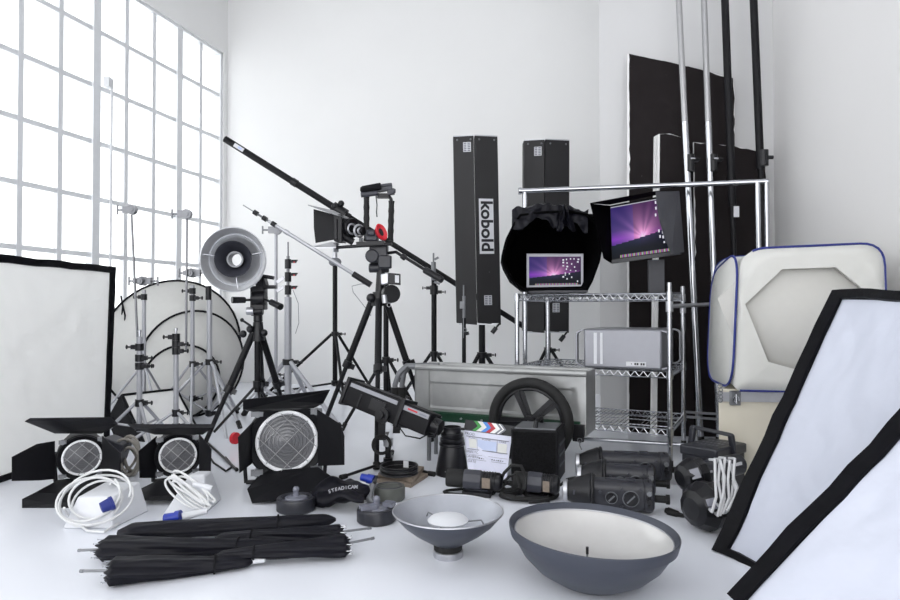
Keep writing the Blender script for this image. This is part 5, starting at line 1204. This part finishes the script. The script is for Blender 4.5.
# clapperboard
TL, TR = P(464, 430, 3.36), P(511.5, 436.5, 3.28); BR, BL = F(506, 483, 0.0), F(469, 478, 0.0)
t = thing('clapperboard', 'white clapperboard with coloured chevron sticks leaning against the black speaker box', 'clapperboard', (BL+BR)/2)
n = (TR-TL).cross(BL-TL).normalized(); n = n if n.y < 0 else -n
k = MB(); k.prism([TL, TR, BR, BL], -n*0.006); part('slate', k, CLAPW, t, smooth=False)
def S(u, v, o=0.001): return (TL*(1-u)+TR*u)*(1-v)+(BL*(1-u)+BR*u)*v+n*o
xs = (TR-TL).normalized(); ys = n.cross(xs); ys = ys if ys.z > 0 else -ys
def rect(name, u0, v0, u1, v1, m): part(name, MB().prism([S(u0, v0), S(u1, v0), S(u1, v1), S(u0, v1)], n*0.0008), m, t, smooth=False)
rect('print_box', .09, .17, .26, .36, CREAM); rect('print_box', .28, .17, .70, .38, BLUEP); rect('print_box', .73, .19, .93, .40, CREAM)
k = MB()
for (u0, v0, u1, v1) in ((.04, .115, .96, .13), (.04, .385, .96, .40), (.27, .12, .275, .39), (.715, .12, .72, .39), (.04, .60, .96, .607), (.04, .50, .96, .506)): k.prism([S(u0, v0, .002), S(u1, v0, .002), S(u1, v1, .002), S(u0, v1, .002)], n*0.0005)
part('print_lines', k, CLGR, t, smooth=False)
for (tx, u, v, sz) in (('PROD.', .13, .07, .020), ('ROLL', .17, .145, .016), ('SCENE', .48, .145, .016), ('TAKE', .83, .155, .016), ('DIRECTOR', .16, .45, .018), ('CAMERA', .14, .55, .018), ('DATE', .12, .65, .018)):
    part('lettering', text_mb(tx, S(u, v, .003), xs, ys, sz), CLGR, t, smooth=False)
random.seed(4); k = MB()
for i in range(12): k.prism([S(.3+.05*i, .55+.01*(i % 3), .002), S(.33+.05*i, .545, .002), S(.325+.05*i, .57, .002), S(.30+.05*i, .572, .002)], n*0.0004)
part('handwriting', k, INK, t, smooth=False)
hs = 0.026
for r_, tone in ((0, 1), (1, -1)):
    b0 = TL+ys*(0.002+hs*r_); b1 = TR+ys*(0.002+hs*r_)+xs*0.012
    k = MB(); k.prism([b0+n*.006, b1+n*.006, b1+ys*hs+n*.006, b0+ys*hs+n*.006], -n*0.014); st_ = part('clap_stick', k, BLK2, t, smooth=False)
    W_ = (b1-b0).length
    for i, (m, w) in enumerate(((CLG, .08), (CREAM, .10), (CLB, .09), (CLR, .09), (FOAM, .09), (CLGR, .05), (FOAM, .03), (CLGR, .04))):
        u0 = .27+sum(x[1] for x in ((CLG, .08), (CREAM, .10), (CLB, .09), (CLR, .09), (FOAM, .09), (CLGR, .05), (FOAM, .03), (CLGR, .04))[:i]); u1 = u0+w
        dd = .10*(-1 if r_ == 1 else 0); de = .10*(-1 if r_ == 0 else 0)
        # lower stick leans right going up; upper stick leans left going up
        lo_, hi_ = (u0-.0-.10, u0) if r_ == 0 else (u0, u0-.10)
        part('stripe', MB().prism([b0+xs*W_*lo_+n*.0075, b0+xs*W_*(lo_+w)+n*.0075, b0+xs*W_*(hi_+w)+ys*hs+n*.0075, b0+xs*W_*hi_+ys*hs+n*.0075], n*0.0006), m, st_, smooth=False)

# black speaker box
t = thing('speaker_box', 'black box with mottled front and carry handle in front of the cart wheel', 'speaker', F(537, 482))
fl_, fr2 = F(511, 481), F(558, 484); bk = V((0.045, 0.22, 0)); hb = P(535, 429, fl_.y).z
bk = V((P(565, 424, fr2.y+0.22).x-fr2.x, 0.22, 0))
k = MB(); k.prism([fl_, fr2, fr2+bk, fl_+bk], (0, 0, hb)); part('cabinet', k, BLK, t, bevel=0.005, smooth=False)
MOT = mat('mottled_black_foam', (14, 14, 16), 0.9, var=0.9, scale=90, bump=0.6, bscale=160, spec=0.2)
n2 = (fr2-fl_).cross(UP).normalized(); n2 = n2 if n2.y < 0 else -n2
def SB(u, v, o): return fl_.lerp(fr2, u)+UP*hb*v+n2*o
k = MB(); k.prism([SB(.05, .16, .0), SB(.95, .16, .0), SB(.95, .96, 0), SB(.05, .96, 0)], n2*0.006); part('front_foam', k, MOT, t, smooth=False)
k = MB(); k.obox(SB(.7, .115, .004), (fr2-fl_)*0.22, n2*0.002, UP*0.003); part('front_strip', k, GREY, t)
m_ = (fl_+fr2)/2+bk*0.5+UP*hb; k = MB(); k.obox(m_+UP*0.002, (fr2-fl_)*0.44, bk*0.42, UP*0.003); part('top_plate', k, GREY, t)
k = MB(); w = (fr2-fl_).normalized(); k.tube([m_-bk*0.35, m_-bk*0.30+UP*0.03, m_+UP*0.035, m_+bk*0.30+UP*0.03, m_+bk*0.35], 0.012, 10); part('handle', k, BLK2, t)
k = MB(); sr = bk.cross(UP).normalized(); sr = sr if sr.x > 0 else -sr
for i in range(3): k.obox(fr2+bk*0.5+UP*hb*(.3+.2*i)+sr*0.002, bk*0.4, UP*0.006, sr*0.002)
part('side_rib', k, DGREY, t)

# two compact flash heads with black leads
def compact_head(label, x0, y0, x1, y1, Y, rpx, seed, loops):
    a = P(x0, y0, Y); b = P(x1, y1, Y-0.05); r_ = rpx*Y/FP; dz = r_+0.004; a.z = dz+0.026; b.z = dz+0.016
    d = (b-a).normalized(); L_ = (b-a).length
    t = thing('flash_head', label, 'flash', V((((a+b)/2).x, ((a+b)/2).y, 0)), 'compact flash heads with black leads')
    k = MB(); k.lathe(a, d, [(0, 0), (0, r_*.86), (0.008, r_*.92), (L_*.28, r_*.92), (L_*.3, r_*.85), (L_*.33, r_*.85)], 32); part('front_tube', k, RUB, t)
    k = MB(); k.lathe(a, d, [(L_*.31, r_*.8), (L_*.31, r_*1.04), (L_*.62, r_*1.04), (L_*.62, r_*.8)], 8, closed=False); part('cover', k, DGREY, t, bevel=0.003, ang=30)
    k = MB(); k.lathe(a, d, [(L_*.60, r_*.92), (L_*.93, r_*.92), (L_*.97, r_*.8), (L_*1.0, r_*.5), (L_*1.0, 0)], 28)
    for i in range(5): k.torus(a+d*L_*(.66+.05*i), d, r_*.93, 0.0025, 28, 6)
    part('vented_body', k, BLK2, t)
    k = MB(); w = d.cross(UP).normalized(); w = w if w.y < 0 else -w; k.obox(a+d*L_*.72+w*r_*.95, d*L_*.07, UP*r_*.5, w*0.003); part('label_plate', k, TAUPE, t)
    k = MB(); c_ = a+d*L_*.55-UP*(r_)*.9; k.obox(V((c_.x, c_.y, 0.012)), d*L_*.25, w*r_*0.9, UP*0.010); part('mount_foot', k, BLK2, t)
    random.seed(seed); k = MB()
    for (cx_, cy_, rx, ry, tn) in loops:
        c = F(cx_, cy_, 0.01); n_ = int(26*tn); pts = []
        ph = random.random()*6
        for i in range(n_):
            an = 2*PI*i/26+ph; pts.append(V((c.x+math.cos(an)*rx*(1+.10*math.sin(i*.13)), c.y+math.sin(an)*ry*(1+.1*math.cos(i*.11)), 0.008+0.016*(1+math.sin(i*.23+ph))*.5*min(1, tn-1)+0.004*(i/26))))
        k.tube(pts, 0.0065, 8)
    seq = [b, b+d*0.03+UP*0.03, b+d*0.06+V((0, -0.03, 0.05)), b+d*0.05+V((0.02, -0.07, 0.0)), F(x1+6, y1+12, 0.01)]
    k.tube([V((p.x, p.y, max(p.z, 0.007))) for i in range(4) for p in [seq[i].lerp(seq[i+1], j/4) for j in range(4)]], 0.0065, 8)
    part('lead', k, RUB, t); return t
compact_head('compact black flash head with grey cover lying in front of the snoot and clapperboard', 447, 475, 503, 480, 2.98, 9.6, 2, [(470, 492, 0.11, 0.05, 1.0), (500, 489, 0.07, 0.05, 3.4)])
compact_head('compact black flash head with grey cover lying in front of the black speaker box', 514, 474, 560, 488, 2.92, 10.2, 6, [(526, 498, 0.11, 0.05, 3.6), (541, 496, 0.07, 0.05, 2.8), (514, 490, .05, .06, 2.3)])
k = MB(); seq = [F(500, 482, .02), P(504, 473, 2.85), P(512, 465, 2.85), P(521, 466, 2.85), P(526, 476, 2.84), P(524, 488, 2.82), F(520, 494, .01)]
k.tube([seq[i].lerp(seq[i+1], j/4) for i in range(6) for j in range(4)], 0.007, 8); solo('black_cable', k, RUB, 'arched loop of black cable between the two compact flash heads', 'cable', F(510, 485))

# =====================================================================  STUDIO STROBES x3
def strobe(label, xl, xr, Y, hpx, yb, cone=True, dials=True, plug=True, ctr=0.0):
    g = F((xl+xr)/2, yb); Yf = Y; h = hpx*Y/FP; r_ = h/2; z0 = 0.012
    a = V(((xl-450)/FP*Y, Y, z0+r_)); b = V(((xr-450)/FP*(Y-0.06), Y-0.06, z0+r_)); d = (b-a).normalized(); w = d.cross(UP).normalized(); w = w if w.y < 0 else -w; L_ = (b-a).length
    t = thing('studio_strobe', label, 'studio flash', V((((a+b)/2).x, ((a+b)/2).y, 0)), 'studio strobes lying beside the beauty dish')
    # rounded body section
    sec = []
    for i in range(32):
        an = 2*PI*i/32; cx_, sx_ = math.cos(an), math.sin(an); e = 0.55
        sec.append((math.copysign(abs(cx_)**e, cx_)*r_*.95, math.copysign(abs(sx_)**e, sx_)*r_))
    k = MB()
    prf = [(0, .90), (.01, 1), (.80, 1), (.805, .96), (.815, .96), (.82, 1.03), (.93, 1.03), (.95, .92), (.97, .80)]
    vs = [a+d*L_*s+w*(p[0]*q)+UP*(p[1]*q) for s, q in prf for p in sec]
    fs = [(j*32+i, j*32+(i+1) % 32, (j+1)*32+(i+1) % 32, (j+1)*32+i) for j in range(len(prf)-1) for i in range(32)]+[tuple(range(32)), tuple((len(prf)-1)*32+i for i in range(32))]
    k.add(vs, fs); part('body', k, PLAS, t)
    if cone:
        k = MB(); k.lathe(a, -d, [(-0.005, r_*.98), (0.01, r_*1.26), (0.020, r_*1.26), (0.035, r_*1.16), (0.065, r_*1.0), (0.09, r_*.80), (0.105, r_*.70), (0.105, 0)], 36); part('reflector_cap', k, BLK2, t)
        k = MB(); k.lathe(a, -d, [(0.104, r_*.72), (0.106, r_*.78), (0.122, r_*.78), (0.124, r_*.70), (0.118, r_*.6), (0.118, 0)], 36); part('mount_ring', k, ALU, t)
        k = MB(); k.obox(a-d*0.06+w*r_*.9+UP*r_*.15, d*0.02, UP*0.010, w*0.002); part('painted_cap_sheen', k, DGREY, t)  # paler grey plate stands in for a sheen on the cap
    k = MB(); k.torus(a, d, r_*1.22, 0.008, 36, 8); part('locking_collar', k, BLK2, t)
    if dials:
        for s, rr in ((.30, .34), (.60, .46)):
            c = a+d*L_*s+w*r_*.955+UP*r_*(-.05); k = MB(); k.cyl(c, c+w*0.012, r_*rr, n=24); dl = part('dial', k, BLK2, t); k = MB(); k.torus(c+w*0.002, w, r_*rr*1.15, 0.0022, 28, 6); part('dial_ring', k, GREY, dl)
            k = MB(); k.obox(c+w*0.0135, (d+UP).normalized()*r_*rr*.8, (d-UP).normalized()*0.003, w*0.0015); part('dial_pointer', k, GREY, dl)
        for s, u in ((.46, .55), (.46, -.62), (.12, .3), (.75, .6)):
            c = a+d*L_*s+w*r_*.9+UP*r_*u; part('button', MB().cyl(c, c+w*0.010, 0.006, n=12), DGREY, t)
    k = MB(); c = a+d*L_*.35+UP*r_*1.0; k.obox(c, d*L_*.16, w*0.010, UP*0.004); k.obox(c+d*L_*.25, d*0.02, w*0.014, UP*0.006); part('top_label', k, DGREY, t)
    k = MB(); c = a+d*L_*.88; k.torus(c, d, r_*1.0, 0.007, 30, 8); part('rear_ring', k, BLK2, t)
    for u in (.45, -.1):
        c = a+d*L_*.88+w*r_*1.0+UP*r_*u; k = MB(); k.cyl(c, c+w*0.018, 0.011, n=14); part('rear_knob', k, GREY if u > 0 else BLK2, t)
    k = MB()
    c = a+d*L_*.45-UP*r_*.9; k.obox(V((c.x, c.y, 0.010)), d*L_*.14, w*r_*.4, UP*0.010); part('stand_socket', k, BLK2, t)
    if plug:
        k = MB(); c = a+d*L_*.96-UP*r_*.2; k.cyl(c, c+d*0.055, 0.015, n=14); k.cyl(c+d*0.05, c+d*0.065, 0.020, n=14); part('plug', k, RUB, t)
    return t
strobe('black studio strobe nearest the beauty dish, with two large dials facing the camera', 592, 655, 2.75, 28, 509)
strobe('middle black studio strobe, squeezed between the nearest and the rear one', 604, 656, 2.98, 27, 492)
strobe('rear black studio strobe, longest of three, next to the wire rack post', 600, 672, 3.22, 26, 480)

# =====================================================================  RIGHT FLASH HEADS WITH GREY WHITE CABLE
def lamp_head(label, c, axd, R_, L_, seed, g='flash heads at the cream cabinet'):
    c = V(c); axd = V(axd).normalized()
    t = thing('flash_head', label, 'flash', V((c.x, c.y, 0)), g)
    k = MB(); k.lathe(c, axd, [(-0.02, R_*.6), (-0.015, R_*.98), (0.0, R_), (0.02, R_), (0.025, R_*1.04), (0.032, R_), (0.05, R_*.90), (0.075, R_*.74), (0.088, R_*.45), (0.09, 0)], 12); part('cap', k, BLK2, t, ang=20, bevel=0.002)
    s_ = axd.cross(UP).normalized(); s_ = s_ if s_.y < 0 else -s_; u_ = s_.cross(axd); u_ = u_ if u_.z > 0 else -u_
    nn = (axd*0.5+s_*0.75+u_*0.35).normalized(); pc = c+axd*0.052+(s_*.86+u_*.40)*R_*.90
    e1 = axd-nn*axd.dot(nn); e1.normalize(); e2 = nn.cross(e1); k = MB(); k.obox(pc, e1*0.018, e2*0.020, nn*0.002); part('pale_square', k, CLEAR, t)  # flat pale square set on the cap
    k = MB(); k.lathe(c, -axd, [(0.0, R_*.62), (0.02, R_*.66), (L_, R_*.62), (L_+0.01, R_*.5), (L_+0.01, 0)], 28); part('barrel', k, PLAS, t)
    k = MB(); k.obox(c-axd*L_*.75+s_*R_*.62+u_*R_*.25, axd*0.03, u_*0.006, s_*0.003); k.obox(c-axd*L_*.12+s_*R_*.62+u_*R_*.2, axd*0.014, u_*0.004, s_*0.003); part('printed_label', k, LABW, t)
    return t
lamp_head('black flash head with rounded cap leaning behind another one, below the tool case', P(697, 474, 2.66), (-1, -0.35, -0.12), 0.070, 0.22, 1)
c = P(708, 499, 2.48); c.z = 0.098
t = lamp_head('black flash head with faceted round cap, wound with pale cable', c, (-1, -0.45, -0.05), 0.092, 0.16, 2)
k = MB()
for i in range(7):
    x = 715+i*3.3; tp_ = P(x+2*math.sin(i*2.1), 460+2*math.sin(i*1.7), 2.40+0.02*math.sin(i*3)); bt = P(x-3+2.5*math.sin(i*1.3), 512+5*math.sin(i*2.3), 2.35)
    m1 = tp_.lerp(bt, .35)+V((0.012*math.sin(i*4), -0.012, 0)); m2 = tp_.lerp(bt, .7)+V((-0.014*math.sin(i*3.1)+0.008, -0.010, 0))
    seq = [tp_+V((0, .05, -.01)), tp_, m1, m2, bt, bt+V((0.01, 0.06, -0.004))]; q_2 = []
    for a in range(5):
        for j in range(4): q_2.append(seq[a].lerp(seq[a+1], j/4))
    k.tube([V((p.x, p.y, max(p.z, .006))) for p in q_2], 0.0052, 8)
seq = [F(683, 515.5, .008), F(692, 518, .006), F(706, 521, .006), F(718, 519, .008), P(728, 510, 2.33), P(735, 497, 2.34), P(737, 487, 2.35), P(733, 478, 2.37)]
k.tube([V((p.x, p.y, max(p.z, .006))) for i in range(7) for p in [seq[i].lerp(seq[i+1], j/5) for j in range(5)]], 0.0062, 8)
pt_ = part('cable', k, GCABL, t, label='pale grey cable')
k = MB(); a = F(668, 511, .014); b = F(684, 516, .010); k.cyl(a, a.lerp(b, .6), 0.016, 0.013, n=14); k.cyl(a.lerp(b, .6), b, 0.010, 0.007, n=12); k.cyl(a, a.lerp(b, -0.15), 0.011); part('plug', k, RUB, t)
# hook hanging in at the top edge
# thin black cords on the floor near the tripods
k = MB(); seq = [F(206, 452, .006), F(214, 463, .006), F(226, 471, .006), F(233, 466, .006), F(224, 455, .006)]
k.tube([seq[i].lerp(seq[i+1], j/5) for i in range(4) for j in range(5)], 0.005, 6); solo('black_cable', k, RUB, 'thin black cable on the floor right of the second small fresnel light', 'cable', F(216, 462))
t = thing('stand_leg_rod', 'loose black rod with rubber tip lying on the floor left of the large fresnel light', 'rod', F(222, 455))
k = MB(); a = F(208, 443, .01); b = F(236, 469, .01); k.cyl(a, b, 0.007); part('tube', k, BLK2, t); part('rubber_tip', MB().cyl(b, b+(b-a).normalized()*0.02, 0.010), RUB, t)
